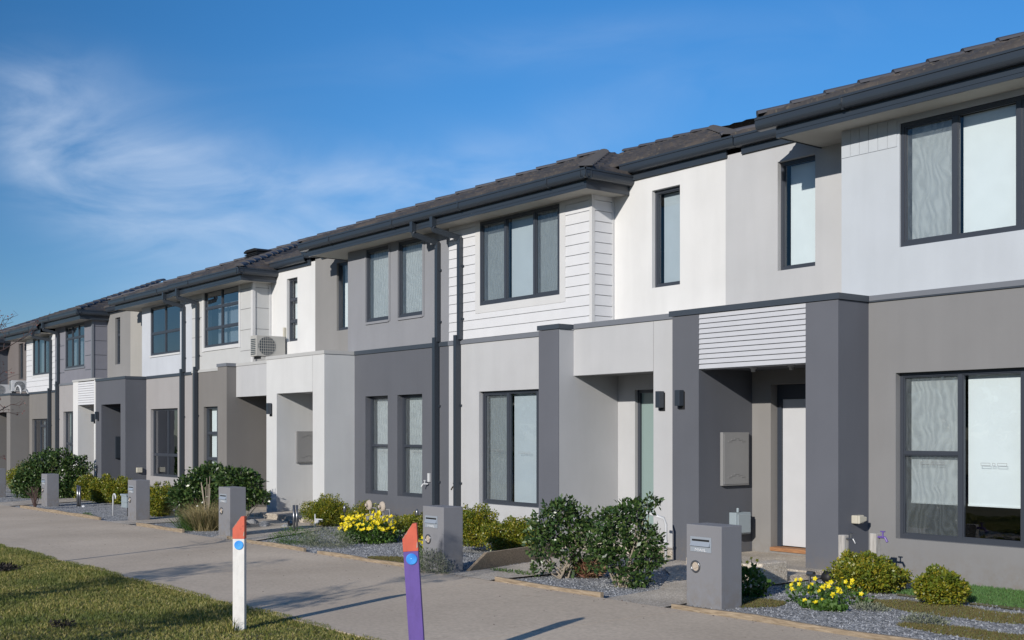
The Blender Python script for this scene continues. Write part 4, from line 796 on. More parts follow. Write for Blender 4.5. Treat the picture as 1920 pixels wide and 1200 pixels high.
# ------------------------------------------------------------------ rooftop cooler and air conditioners
t_ = thing('evaporative_cooler', (-30.0, 14.6, 6.75), 'black louvred cooler on the tiled roof above the white panelled townhouse', 'roof cooler')
m = MB(); m.box(-30.35, -29.62, 14.25, 14.95, 6.35, 6.4)
for k in range(6): m.box(-30.37, -29.60, 14.23, 14.97, 6.46 + k * 0.042, 6.48 + k * 0.042)
m.box(-30.33, -29.64, 14.27, 14.93, 6.4, 6.72); m.build('louvre_body', 'black_rubber', t_)
m = MB(); m.sweep([(-30.4, 6.72), (-29.58, 6.72), (-29.60, 6.77), (-29.75, 6.81), (-30.22, 6.81), (-30.38, 6.77)], 'y', 14.2, 15.0); m.build('lid', 'black_rubber', t_, bevel=0.03)
def aircon(x, y0, y1, z0, label, face='x', h=0.50, d=0.30, mat='ac_white'):
    t_ = thing('air_conditioner', (x - d / 2, (y0 + y1) / 2, z0), label, 'air conditioner', 'air conditioner units standing on porch roofs')
    m = MB(); m.box(x - d, x, y0, y1, z0 + 0.06, z0 + h); m.build('casing', mat, t_, bevel=0.012)
    m = MB(); m.box(x - d + 0.02, x - 0.02, y0 + 0.08, y0 + 0.13, z0, z0 + 0.06); m.box(x - d + 0.02, x - 0.02, y1 - 0.13, y1 - 0.08, z0, z0 + 0.06); m.build('feet', 'black_rubber', t_)
    yc, zc, r = y0 + 0.27, z0 + 0.06 + (h - 0.06) / 2, (h - 0.06) * 0.45
    m = MB(); m.lathe([(r, 0.001), (r, 0.004)], (x, yc, zc), 'x', 28); f = m.build('fan_opening', 'fan_dark', t_)
    m = MB()
    for k in range(9): yy = yc - r + 2 * r * (k + 0.5) / 9; hh = math.sqrt(max(0.0, r * r - (yy - yc) ** 2)); m.box(x + 0.006, x + 0.012, yy - 0.004, yy + 0.004, zc - hh, zc + hh)
    for k in range(7): zz = zc - r + 2 * r * (k + 0.5) / 7; hh = math.sqrt(max(0.0, r * r - (zz - zc) ** 2)); m.box(x + 0.009, x + 0.013, yc - hh, yc + hh, zz - 0.004, zz + 0.004)
    m.build('fan_grille', mat, t_)
    m = MB()
    for k in range(9): m.box(x - d + 0.03, x - 0.03, y0 - 0.006, y0 - 0.001, z0 + 0.10 + k * 0.042, z0 + 0.122 + k * 0.042)
    m.build('side_grille', 'fan_dark', t_); return t_
ac = aircon(-24.95, 11.98, 12.72, 3.46, 'beige air conditioner standing on the porch roof of the white panelled townhouse', h=0.54)
m = MB(); m.box(-25.10, -25.02, YR - 0.05, YR - 0.001, 4.0, 4.22); m.tube([(-25.06, YR - 0.04, 4.0), (-25.06, YR - 0.04, 3.7), (-25.0, 12.7, 3.6)], 0.015); m.build('isolator', 'cream_plastic', ac)
aircon(-44.75, 11.9, 12.6, 3.2, 'far air conditioner beside a white looped hose on the taupe porch roof', mat='white_plastic', h=0.46)
aircon(-47.35, 11.9, 12.6, 3.14, 'farthest air conditioner, cut by the left edge of the photo', mat='white_plastic', h=0.46)
m = MB(); P = [(-44.5 + 0.0 * i, 12.0, 3.2) for i in range(1)]
m.tube([(-44.3 + 0.35 * math.sin(R(a)), 12.0, 3.2 + 0.25 * math.cos(R(a))) for a in range(-80, 120, 20)], 0.03, 8); tag(m.build('flexible_hose', 'white_plastic', smooth=True), 'white flexible hose curving beside the far air conditioner on the porch roof', 'hose')

# ------------------------------------------------------------------ mailboxes
def text_mesh(body, size, ext=0.002):
    cu = bpy.data.curves.new('mail', 'FONT'); cu.body = body; cu.size = size; cu.extrude = ext; cu.align_x = 'CENTER'
    o = bpy.data.objects.new('tmp', cu); COL.objects.link(o); dg = bpy.context.evaluated_depsgraph_get(); me = bpy.data.meshes.new_from_object(o.evaluated_get(dg)); bpy.data.objects.remove(o); bpy.data.curves.remove(cu); return me
MAILTXT = text_mesh('MAIL', 0.075)
def mailbox(xr, yf, h, label, w=0.47, d=0.30):
    z = gz(xr) ; t_ = thing('mailbox', (xr - w / 2, yf + d / 2, z), label, 'mailbox', 'rendered pillar mailboxes along the footpath')
    m = MB(); m.box(xr - w, xr, yf, yf + d, z - 0.1, z + h); m.build('pillar', 'mailbox_render', t_, bevel=0.006)
    px0, px1, pz0, pz1 = xr - w + 0.06, xr - 0.13, z + h - 0.27, z + h - 0.12
    m = MB(); m.box(px0, px1, yf - 0.006, yf - 0.0008, pz0, pz1)
    for s_ in (0, 1):
        xa = px0 + 0.012 if s_ == 0 else px1 - 0.012
        m.q((xa, yf - 0.006, pz1 - 0.04), (xa, yf - 0.006, pz0 + 0.06), (xa, yf - 0.03, pz0 + 0.06))
    m.q((px0 + 0.012, yf - 0.03, pz0 + 0.06), (px1 - 0.012, yf - 0.03, pz0 + 0.06), (px1 - 0.012, yf - 0.008, pz1 - 0.045), (px0 + 0.012, yf - 0.008, pz1 - 0.045))
    m.q((px0 + 0.012, yf - 0.006, pz0 + 0.052), (px1 - 0.012, yf - 0.006, pz0 + 0.052), (px1 - 0.012, yf - 0.03, pz0 + 0.06), (px0 + 0.012, yf - 0.03, pz0 + 0.06))
    pl = m.build('slot_plate', 'plate_metal', t_)
    m = MB(); m.box(px0 + 0.025, px1 - 0.025, yf - 0.010, yf - 0.006, pz1 - 0.042, pz1 - 0.024); m.build('slot', 'dark_slot', pl)
    me = MAILTXT.copy(); me.materials.clear(); me.materials.append(MATS['letter_white']); o = bpy.data.objects.new('lettering', me)
    o.rotation_euler = (R(90), 0, 0); reg(o, ((px0 + px1) / 2, yf - 0.0085, pz0 + 0.006), pl); o.scale = (0.95, 0.55, 1)
    cx, cz = px0 + 0.07, z + h - 0.42
    m = MB(); m.lathe([(0.062, 0.001), (0.062, 0.012), (0.050, 0.016), (0.044, 0.006), (0.044, 0.001)], (cx, yf, cz), 'y', 24); r_ = m.build('paper_ring', 'steel', t_, smooth=True)
    m = MB(); m.lathe([(0.044, 0.004), (0.044, 0.006)], (cx, yf, cz), 'y', 20); m.sweep([(cx - 0.03, cz - 0.03), (cx + 0.032, cz - 0.005), (cx - 0.005, cz + 0.03)], 'y', yf - 0.012, yf - 0.007); m.build('ring_cap', 'stone_cream', r_)
    return t_
mailbox(-7.87, 8.73, 0.83, 'nearest grey mailbox pillar, beside the timber edging and yellow weeds at the right')
mailbox(-12.22, 8.42, 0.84, 'grey mailbox pillar right behind the purple post')
mailbox(-19.15, 8.70, 0.87, 'grey mailbox pillar right behind the white post')
mailbox(-24.25, 8.92, 0.86, 'grey mailbox pillar beside the pale green meter box on the gravel')
mailbox(-31.0, 9.10, 0.84, 'grey mailbox pillar in front of the large round dark shrub')
mailbox(-37.1, 9.40, 0.86, 'grey mailbox pillar farthest away at the left edge')

# ------------------------------------------------------------------ painted posts
def marker_post(x, y, h, w, lean, mat, label):
    yaw = R(-37.9 + 90) ; z = gz(x); t_ = thing('marker_post', (x, y, z), label, 'post', 'red-topped marker posts on the verge')
    def build(name, bm_, mat_, bev=0.003, parent=t_):
        me_o = bm_.build(name, mat_, None, bevel=bev, origin=(0, 0, 0)); me_o.parent = parent; me_o.location = (0, 0, 0) if parent is t_ else me_o.location; WO[me_o.name] = WO[t_.name]; return me_o
    a = w / 2; zr = h - 0.20
    m = MB(); m.box(-a, a, -a * 0.8, a * 0.8, -0.15, zr); body = build('shaft', m, mat)
    m = MB(); m.sweep([(-a - 0.001, zr), (a + 0.001, zr), (a + 0.001, h), (a * 0.45, h), (-a - 0.001, h - 0.105)], 'y', -a * 0.8 - 0.001, a * 0.8 + 0.001); build('post_top', m, 'post_red')
    m = MB(); yy = -a * 0.8 - 0.0022
    for (u0, u1, e_) in ((.05, .22, .006), (.3, .52, .008), (.6, .9, .005)):
        xa, xb = -a + (a * 1.45) * u0, -a + (a * 1.45) * u1; za, zb = h - .105 + .105 * u0, h - .105 + .105 * u1; m.q((xa, yy, za - e_), (xb, yy, zb - e_ * .6), (xb, yy, zb - .0008), (xa, yy, za - .0008))
    m.q((a * .8, yy, zr + .02), (a * .97, yy, zr + .03), (a * .98, yy, zr + .07), (a * .9, yy, zr + .06)); build('paint_chip', m, 'stone_cream', 0)
    m = MB(); m.lathe([(0.041, 0.0), (0.041, 0.005), (0.036, 0.008), (0.008, 0.007), (0.0, 0.010)], (0.004, -a * 0.8, zr - 0.055), 'y', 28); build('reflector', m, 'reflector', 0)
    t_.rotation_euler = (0, 0, yaw); 
    if lean:
        t_.rotation_euler = (Matrix.Rotation(yaw, 3, 'Z') @ Matrix.Rotation(lean, 3, 'Y')).to_euler()
    return t_
marker_post(-9.79, 4.54, 1.02, 0.104, 0, 'post_white', 'white post with sloping red top and blue reflector, standing in the grass at left')
marker_post(-7.18, 4.73, 1.09, 0.108, R(-3.6), 'post_purple', 'leaning purple post with sloping red top and blue reflector')

# ------------------------------------------------------------------ plants
def leaves(n, cen, siz, ls, flat=0.0, outward=0.6, aspect=0.5, surf=0.5, floor=None, upb=0.2):
    """n folded leaves inside ellipsoid blobs; returns V (n*4,3), F (n*2? -> quads)"""
    cen = np.array(cen, float); siz = np.array(siz, float); w = np.prod(siz, axis=1) ** (2 / 3); w /= w.sum()
    idx = rng.choice(len(cen), n, p=w); d = rng.normal(size=(n, 3)); d /= np.linalg.norm(d, axis=1)[:, None]
    r = rng.random(n) ** (1 / 3); r = 1 - (1 - r) * (1 - surf * 0.6); r *= 1 + 0.10 * rng.normal(size=n) * 0.6
    lump = 1 + 0.12 * np.sin(d[:, 0] * 7 + idx) * np.sin(d[:, 1] * 6 + idx * 2) + 0.08 * np.sin(d[:, 2] * 9 + idx * 3)
    P = cen[idx] + d * siz[idx] * (r * lump)[:, None]
    if floor is not None: P[:, 2] = np.maximum(P[:, 2], floor + rng.random(n) * 0.04)
    ax = d * outward + rng.normal(size=(n, 3)) * 0.6; ax[:, 2] += upb; ax /= np.linalg.norm(ax, axis=1)[:, None]
    sd_ = np.cross(ax, rng.normal(size=(n, 3))); sd_ /= np.linalg.norm(sd_, axis=1)[:, None]; nn = np.cross(ax, sd_)
    L = ls * (0.7 + 0.6 * rng.random(n))[:, None]; Wd = L * aspect
    b = P; tip = P + ax * L; l = P + ax * L * 0.5 + sd_ * Wd * 0.5 + nn * L * 0.08; rr = P + ax * L * 0.5 - sd_ * Wd * 0.5 + nn * L * 0.08
    V = np.stack([b, rr, tip, l], 1).reshape(-1, 3); Fq = np.arange(n * 4).reshape(-1, 4); return V, Fq
def stems(m, base, cen, siz, n, r0, seed=0):
    rs = random.Random(seed); base = Vector(base)
    for i in range(n):
        k = rs.randrange(len(cen)); c = Vector(cen[k]); s_ = siz[k]; tgt = c + Vector((rs.uniform(-.6, .6) * s_[0], rs.uniform(-.6, .6) * s_[1], rs.uniform(-.3, .5) * s_[2])); b = base + Vector((rs.uniform(-.08, .08), rs.uniform(-.08, .08), 0)); mid = (b + tgt) / 2 + Vector((rs.uniform(-.08, .08), rs.uniform(-.08, .08), 0.03))
        m.tube([b, mid, tgt], r0, 5, rr=[r0, r0 * 0.7, r0 * 0.35])
def shrub(name, base, cen, siz, n, ls, mat, label, cat='shrub', group=None, nst=8, r0=0.012, aspect=0.5, stem_mat='twig', surf=0.5, seed=1, extra=None):
    t_ = thing(name, base, label, cat, group); V, Fq = leaves(n, cen, siz, ls * (1.15 if name == 'golden_shrub' else 1), aspect=aspect, surf=surf, floor=base[2])
    if extra: V2, F2 = leaves(*extra); V, Fq = join([(V, Fq), (V2, F2)])
    cat_mesh('foliage', V, Fq, mat, t_); m = MB(); stems(m, base, cen, siz, nst, r0, seed); m.build('stem', stem_mat, t_); return t_
def gold(x, y, r, h, n, label, z=None, seed=1, g='small golden shrubs in the front gardens', lumps=7, mat='leaf_gold', ls=0.026):
    rs = random.Random(seed); zz = gz(x) if z is None else z; cen = [(x, y, zz + h * 0.42)]; siz = [(r * 0.85, r * 0.8, h * 0.45)]
    for i in range(lumps):
        a = i * 6.28 / lumps + rs.random(); q = r * rs.uniform(.35, .6); cen.append((x + q * math.cos(a), y + q * math.sin(a), zz + h * rs.uniform(.35, .68))); siz.append((r * .42, r * .42, h * rs.uniform(.25, .36)))
    for i in range(5): a = rs.random() * 6.28; q = r * rs.uniform(0, .55); cen.append((x + q * math.cos(a), y + q * math.sin(a), zz + h * .9)); siz.append((0.04, 0.04, h * .16))
    return shrub('golden_shrub', (x, y, zz), cen, siz, n, ls, mat, label, 'shrub', g, nst=14, r0=0.006, aspect=0.6, seed=seed)
# right-hand garden
gold(-7.83, 11.05, 0.47, 0.42, 15000, 'olive golden shrub by the two tap posts, right of the dark grey column', seed=2, ls=0.028)
gold(-6.72, 10.72, 0.29, 0.37, 8500, 'small golden shrub under the nearest downstairs window', seed=3, ls=0.028)
# between the two mailboxes
gold(-13.22, 10.3, 0.50, 0.50, 15000, 'golden shrub just left of the big dark shrubs, behind the timber plank', z=0.03, seed=4)
gold(-14.3, 10.4, 0.40, 0.60, 13000, 'golden shrub directly right of the mailbox behind the purple post', z=0.05, seed=5)
gold(-16.8, 11.1, 0.55, 0.45, 12000, 'golden shrub directly left of the mailbox behind the purple post', seed=6)
gold(-20.35, 11.3, 0.55, 0.60, 16000, 'round golden shrub in front of the white porch column', seed=7)
gold(-19.35, 11.5, 0.42, 0.5, 7000, 'low golden shrub behind the yellow flowers', seed=8)
gold(-26.4, 10.2, 0.50, 0.70, 12000, 'golden shrub just right of the mailbox by the green meter box', seed=9, ls=0.035)
gold(-25.4, 9.9, 0.38, 0.56, 8000, 'golden shrub tucked between a mailbox and the big dark shrub with dry grass', seed=10, ls=0.035)
gold(-30.9, 11.0, 0.50, 0.70, 13000, 'rightmost golden shrub of the three in a row on the open gravel', seed=11, ls=0.038)
gold(-31.9, 10.9, 0.50, 0.74, 13000, 'middle golden shrub of the three in a row on the open gravel', seed=12, ls=0.038)
gold(-33.2, 10.9, 0.50, 0.70, 13000, 'leftmost golden shrub of the three in a row on the open gravel', seed=13, ls=0.038)
gold(-40.6, 11.3, 0.75, 0.95, 11000, 'yellow shrub beside the farthest mailbox', seed=14, ls=0.045)
# big dark shrubs
def dark(x, y, cen, siz, n, ls, label, z=None, nst=10, seed=1, r0=0.012):
    zz = gz(x) if z is None else z; cen = [(x + a, y + b, zz + c) for a, b, c in cen]
    return shrub('broadleaf_shrub', (x, y, zz), cen, siz, n, ls, 'leaf_dark', label, 'shrub', 'large dark green shrubs', nst=nst, r0=r0, aspect=0.52, seed=seed, surf=0.35)
rgt = Vector((0.614, 0.789, 0))
def cl(lst, k=1.0, kz=1.0): return [((rgt * a * k).x, (rgt * a * k).y + b, c * kz) for a, b, c in lst]
dark(-10.92, 9.25, cl([(-0.32, 0, .78), (-.10, .05, .92), (.10, 0, .98), (.30, .05, .84), (-.42, 0, .60), (.45, 0, .66), (-.25, -.05, .45), (.15, 0, .42), (.38, 0, .40), (-.35, 0, .16), (.05, .1, .66), (.62, .05, .75), (.2, 0, .15)], .64, .88),
     [(.20, .2, .14), (.2, .2, .14), (.16, .16, .12), (.18, .2, .15), (.16, .16, .14), (.16, .16, .14), (.22, .2, .16), (.17, .2, .14), (.2, .2, .13), (.16, .14, .06), (.3, .2, .18), (.09, .09, .09), (.10, .1, .09)], 2900, 0.062, 'left one of the two big dark green shrubs in front of the light grey porch', seed=21, nst=16, r0=0.011)
dark(-9.78, 9.22, cl([(-.30, 0, .86), (-.1, 0, .92), (.12, 0, .98), (.34, 0, 1.06), (.52, 0, 1.12), (-.42, 0, .62), (-.15, 0, .62), (.2, .05, .72), (.4, .05, .62), (-.42, -.02, .36), (.05, 0, .38), (.45, 0, .42), (.25, 0, .16), (.05, 0, .14), (.56, 0, .36), (-.22, -.05, .44)], .60, .87),
     [(.17, .2, .14), (.18, .2, .14), (.16, .2, .15), (.13, .14, .11), (.10, .1, .08), (.17, .2, .15), (.22, .2, .17), (.2, .2, .16), (.2, .2, .16), (.17, .18, .13), (.22, .2, .15), (.2, .2, .14), (.2, .2, .13), (.18, .16, .12), (.12, .1, .09), (.12, .12, .1)], 3500, 0.062, 'right one of the two big dark green shrubs, nearest the mailbox with timber edging', seed=22, nst=16, r0=0.011)
dark(-22.75, 9.9, cl([(-.55, 0, .75), (-.2, 0, .95), (.1, 0, 1.0), (-.75, 0, .5), (-.3, 0, .55), (.15, 0, .6), (.35, 0, .8), (-.5, 0, .25), (0, 0, .25), (-.9, 0, .62), (-.05, 0, 1.12)], .72, .98),
     [(.28, .3, .25), (.28, .3, .22), (.25, .3, .22), (.28, .3, .25), (.35, .35, .3), (.3, .3, .3), (.18, .2, .2), (.3, .3, .22), (.3, .3, .22), (.16, .16, .14), (.10, .1, .10)], 8000, 0.075, 'big dark green shrub just behind the dry grass clump', seed=23)
dark(-21.28, 9.9, cl([(-.25, 0, .95), (.0, 0, .95), (.18, 0, .85), (-.2, 0, .62), (.25, 0, .6), (.42, 0, .58), (.05, 0, .5)]),
     [(.25, .25, .2), (.25, .25, .2), (.22, .25, .2), (.3, .25, .2), (.18, .2, .14), (.14, .14, .12), (.2, .2, .16)], 4200, 0.075, 'dark green shrub rising behind the mailbox at the white post', seed=24)
dark(-35.6, 10.6, cl([(-.6, 0, .8), (-.2, 0, 1.1), (.25, 0, 1.15), (.6, 0, .95), (-.8, 0, .5), (-.3, 0, .55), (.3, 0, .55), (.75, 0, .6), (0, 0, .25), (-.6, 0, .25), (.6, 0, .28), (1.05, 0, .92), (-.1, 0, 1.36), (.9, 0, 1.15), (-.3, 0, .12), (.3, 0, .12), (-.95, 0, .35)]),
     [(.4, .4, .3), (.4, .4, .28), (.4, .4, .28), (.35, .35, .3), (.3, .3, .3), (.45, .45, .35), (.45, .45, .35), (.35, .35, .3), (.4, .4, .25), (.35, .35, .25), (.35, .35, .25), (.14, .15, .12), (.1, .1, .1), (.1, .1, .1), (.4, .4, .18), (.4, .4, .18), (.25, .25, .3)], 12000, 0.085, 'largest round dark green shrub behind the second farthest mailbox', seed=25)
# dry ornamental grass clump
def blades(n, cx, cy, rad, hgt, wid, spread, z=0.0):
    a = rng.random(n) * 6.283; q = rad * np.sqrt(rng.random(n)); bx, by = cx + q * np.cos(a), cy + q * np.sin(a); L = hgt * (0.5 + 0.6 * rng.random(n)); ln = rng.normal(size=(n, 2)) * spread + np.stack([np.cos(a), np.sin(a)], 1) * spread * (q / rad)[:, None]
    b = np.stack([bx, by, np.full(n, z)], 1); mid = b + np.stack([ln[:, 0] * L * .4, ln[:, 1] * L * .4, L * .6], 1); tip = b + np.stack([ln[:, 0] * L * 1.1, ln[:, 1] * L * 1.1, L * (1 - 0.25 * np.hypot(ln[:, 0], ln[:, 1]))], 1)
    s_ = rng.normal(size=(n, 3)); s_[:, 2] = 0; s_ /= np.linalg.norm(s_, axis=1)[:, None]; w = wid * s_
    V = np.stack([b - w, b + w, mid + w * .7, mid - w * .7, tip], 1).reshape(-1, 3); k = np.arange(n)[:, None] * 5
    return V, np.vstack([k + np.array([[0, 1, 2, 3]]), k + np.array([[3, 2, 4, 4]])])
def blade_mesh(name, parts, mat, parent=None):
    Vs, Fs, n = [], [], 0
    for V, Fq in parts: Vs.append(V); Fs.append(Fq + n); n += len(V)
    V = np.vstack(Vs); Fq = np.vstack(Fs); q4 = Fq[Fq[:, 2] != Fq[:, 3]]; q3 = Fq[Fq[:, 2] == Fq[:, 3]][:, :3]
    lo, hi = V.min(0), V.max(0); og = ((lo[0] + hi[0]) / 2, (lo[1] + hi[1]) / 2, lo[2]); me = bpy.data.meshes.new(name); V = V - np.array(og)
    me.vertices.add(len(V)); me.vertices.foreach_set('co', V.astype(np.float32).ravel()); lp = np.concatenate([q4.ravel(), q3.ravel()]); me.loops.add(len(lp)); me.loops.foreach_set('vertex_index', lp.astype(np.int32))
    tot = np.concatenate([np.full(len(q4), 4), np.full(len(q3), 3)]); st = np.concatenate([[0], np.cumsum(tot)[:-1]]); me.polygons.add(len(tot)); me.polygons.foreach_set('loop_start', st.astype(np.int32)); me.polygons.foreach_set('loop_total', tot.astype(np.int32))
    me.materials.append(MATS[mat]); me.update(calc_edges=True); me.validate(); o = bpy.data.objects.new(name, me); reg(o, og, parent); return o
t_ = thing('ornamental_grass', (-20.9, 9.05, gz(-21)), 'dry straw coloured grass clump beside the mailbox at the white post', 'ornamental grass')
blade_mesh('grass_leaves', [blades(1500, -20.9, 9.05, 0.28, 0.62, 0.004, 0.55, gz(-21))], 'straw', t_)
blade_mesh('green_leaves', [blades(700, -21.1, 8.95, 0.35, 0.42, 0.004, 0.7, gz(-21))], 'leaf_green', t_)
m = MB()
for i in range(9): a = random.uniform(-.16, .16); m.tube([(-21.0, 9.1, gz(-21)), (-21.0 + a, 9.1 + a * .5, .7 + random.random() * .25)], 0.006, 5)
m.build('dead_stalk', 'twig', t_)
# low grey-green ground plants
def mound(name, x, y, rx, ry, h, n, mat, label, ls=0.03, cat='plant', g=None):
    V, Fq = leaves(n, [(x, y, gz(x) + h * .3)], [(rx, ry, h * .7)], ls, surf=0.3, floor=gz(x), aspect=0.3, upb=0.8); o = cat_mesh(name, V, Fq, mat); tag(o, label, cat, g); return o
mound('ground_cover_plant', -16.55, 9.15, .62, .40, .30, 3000, 'leaf_grey', 'grey green creeping plant in front of the yellow flowers')
mound('ground_cover_plant', -17.3, 9.0, .5, .35, .26, 2200, 'leaf_green', 'green creeping plant left of the yellow flowers beside the timber edging')
mound('ground_cover_plant', -12.35, 8.30, .42, .16, .30, 2200, 'leaf_grey', 'grey leaved plant at the foot of the mailbox behind the purple post')
mound('ground_cover_plant', -12.9, 8.55, .22, .18, .28, 1300, 'leaf_green', 'green weed just left of the purple post')
mound('ground_cover_plant', -8.05, 10.5, .5, .2, .10, 1100, 'leaf_green', 'thin green weeds beneath the olive golden shrub')
mound('ground_cover_plant', -6.15, 9.55, .22, .14, .09, 800, 'leaf_grey', 'small grey green plant on the gravel at the lower right edge')
mound('ground_cover_plant', -6.95, 9.85, .20, .12, .07, 600, 'leaf_grey', 'tiny grey green tuft on the gravel below the small golden shrub')
mound('ground_cover_plant', -11.6, 9.05, .5, .10, .05, 500, 'leaf_green', 'flat weeds along the gravel left of the two big dark shrubs')
mound('ground_cover_plant', -26.2, 8.55, .30, .10, .10, 500, 'leaf_green', 'small grass tuft on the timber edging by the green meter box mailbox')
V, Fq = leaves(900, [(-10.75, 9.55, .07)], [(.18, .16, .10)], 0.09, aspect=0.2, upb=.9, floor=gz(-10.7)); tag(cat_mesh('flax_plant', V, Fq, 'red_leaf'), 'small reddish flax between the two big dark green shrubs', 'plant')
m = MB()
for i in range(26): a = random.uniform(-.28, .28); b_ = random.uniform(-.1, .1); m.tube([(-29.9 + random.uniform(-.05, .05), 8.5, gz(-30)), (-29.9 + a * .6, 8.5 + b_, .18 + random.random() * .1), (-29.9 + a, 8.5 + b_ * 2, .25 + random.random() * .22)], 0.005, 4)
tag(m.build('dead_weed', 'dark_twig'), 'dead dark red weed at the foot of the mailbox by the largest round shrub', 'plant')
# moss patches, artificial turf, weeds
def carpet(name, x0, x1, y0, y1, n, mat, h, label, shape=True):
    px = rng.uniform(x0, x1, n * 2); py = rng.uniform(y0, y1, n * 2); cx, cy = (x0 + x1) / 2, (y0 + y1) / 2
    if shape: k = ((px - cx) / (x1 - x0) * 2) ** 2 + ((py - cy) / (y1 - y0) * 2) ** 2 < 0.75 + 0.25 * np.sin(px * 9) * np.sin(py * 11); px, py = px[k], py[k]
    n = len(px); b = np.stack([px, py, gz(px) + 0.012], 1); s_ = rng.normal(size=(n, 3)); s_[:, 2] = 0; s_ /= np.linalg.norm(s_, axis=1)[:, None]; w = 0.006 * s_; tip = b + np.stack([rng.normal(size=n) * .012, rng.normal(size=n) * .012, h * (0.5 + rng.random(n))], 1)
    V = np.stack([b - w, b + w, tip], 1).reshape(-1, 3); o = cat_mesh(name, V, np.arange(n * 3).reshape(-1, 3), mat); tag(o, label, kind='stuff'); return o
carpet('moss_patch', -7.6, -5.2, 9.95, 10.75, 9000, 'moss', 0.02, 'brown moss across the gravel'); carpet('moss_patch', -6.4, -4.0, 9.05, 9.6, 8000, 'moss', 0.02, 'brown moss by the edging')
carpet('moss_patch', -8.6, -7.6, 8.95, 9.7, 5000, 'moss', 0.02, 'brown moss by the nearest mailbox'); carpet('moss_patch', -14.6, -13.5, 8.55, 9.1, 3500, 'moss', 0.02, 'brown moss by the purple post')
carpet('turf_strip', -7.6, -3.0, 11.05, 12.28, 16000, 'turf', 0.03, 'green turf strip along the wall', False); poly_sheet('turf_base', [(-7.6, 11.3), (-7.4, 10.95), (-3, 10.8), (-3, 12.29), (-7.7, 12.29)], 'lawn_soil', 0.02)

# yellow flowering weeds
def flower_clump(x, y, rx, ry, h, nf, nl, label, fs=0.021, seed=1, z=None):
    rs = random.Random(seed); zz = gz(x) if z is None else z; t_ = thing('flowering_plant', (x, y, zz), label, 'flowering plant', 'yellow flowering weeds')
    V, Fq = leaves(nl, [(x, y, zz + h * .22)], [(rx, ry, h * .38)], 0.045, aspect=0.8, floor=zz, upb=.5); cat_mesh('leaves', V, Fq, 'leaf_green', t_)
    fm, sm_ = MB(), MB()
    for i in range(nf):
        a = rs.random() * 6.283; q = math.sqrt(rs.random()); c = Vector((x + q * rx * math.cos(a), y + q * ry * math.sin(a), zz + h * rs.uniform(.45, 1.0) * (1 - .3 * q))); base = Vector((x + (c.x - x) * .6, y + (c.y - y) * .6, zz))
        sm_.tube([base, (base + c) / 2 + Vector((0, 0, .02)), c], 0.0025, 4)
        nrm = Vector((rs.gauss(.1, .5), rs.gauss(-.7, .5), rs.gauss(.6, .3))).normalized(); u_ = nrm.orthogonal().normalized(); v_ = nrm.cross(u_)
        for k in range(5):
            th = k * 1.2566; e1 = u_ * math.cos(th) + v_ * math.sin(th); e2 = v_ * math.cos(th) - u_ * math.sin(th)
            fm.q(c, c + e1 * fs * .7 + e2 * fs * .45 + nrm * fs * .35, c + e1 * fs * 1.25 + nrm * fs * .5, c + e1 * fs * .7 - e2 * fs * .45 + nrm * fs * .35)
    fm.build('flowers', 'petal', t_); sm_.build('stems', 'leaf_green', t_); return t_
flower_clump(-16.75, 10.05, .56, .45, .58, 210, 2600, 'large mass of bright yellow flowers in front of the slate grey wall', fs=0.030, seed=31)
flower_clump(-13.75, 9.25, .25, .25, .45, 40, 300, 'yellow flowers between the purple post and its mailbox', fs=0.026, seed=32)
flower_clump(-7.62, 9.80, .26, .16, .30, 20, 200, 'yellow flowers in the gravel in front of the olive golden shrub', fs=0.022, seed=33)
flower_clump(-7.30, 9.98, .26, .14, .32, 16, 160, 'yellow flowers at the right foot of the olive golden shrub', fs=0.022, seed=34)
flower_clump(-7.28, 9.55, .24, .12, .12, 4, 900, 'low leafy weed with two yellow flowers by the long timber edging', fs=0.022, seed=35)
flower_clump(-8.45, 9.75, .26, .2, .50, 12, 1000, 'tall sparse yellow flowered weed behind the nearest mailbox', fs=0.018, seed=36)

# lawn: individual blades
n = 200000
px = np.concatenate([rng.uniform(-24, -5, n)]); py = np.concatenate([5.26 - 3.9 * rng.random(n) ** 1.1]); edge = 5.24 + 0.05 * np.sin(px * 2.3) + 0.03 * np.sin(px * 7.1)
k = (py < edge) & (-(px) * 0.789 + py * 0.614 > 5.5); px, py = px[k], py[k]; n = len(px)
d_ = -px * 0.789 + py * 0.614; hh = (0.010 + 0.018 * rng.random(n)) * (0.9 + .3 * np.sin(px * 1.7 + py) * np.sin(py * 2.3)); s_ = rng.normal(size=(n, 3)); s_[:, 2] = 0; s_ /= np.linalg.norm(s_, axis=1)[:, None]
b_ = np.stack([px, py, gz(px)], 1); w = (0.0035 + 0.0003 * d_)[:, None] * s_; tip = b_ + np.stack([rng.normal(size=n) * .02, rng.normal(size=n) * .02, hh + 0.012], 1)
V = np.stack([b_ - w, b_ + w, tip], 1).reshape(-1, 3); tag(cat_mesh('lawn_grass', V, np.arange(n * 3).reshape(-1, 3), 'blade'), 'mown green and yellow verge grass', kind='stuff')
n = 420; px = rng.uniform(-30, -6, n); py = np.where(rng.random(n) < 0.7, 8.33 - np.abs(rng.normal(size=n)) * 0.10, rng.uniform(5.3, 8.3, n)); a = rng.random(n) * 6.28; L = 0.010 + 0.014 * rng.random(n)
b_ = np.stack([px, py, gz(px) + 0.016 + 0.018 * (py - 5.18) / 3.16], 1); e1 = np.stack([np.cos(a), np.sin(a), rng.normal(size=n) * .2], 1) * L[:, None]; e2 = np.stack([-np.sin(a), np.cos(a), rng.normal(size=n) * .3], 1) * L[:, None] * .5
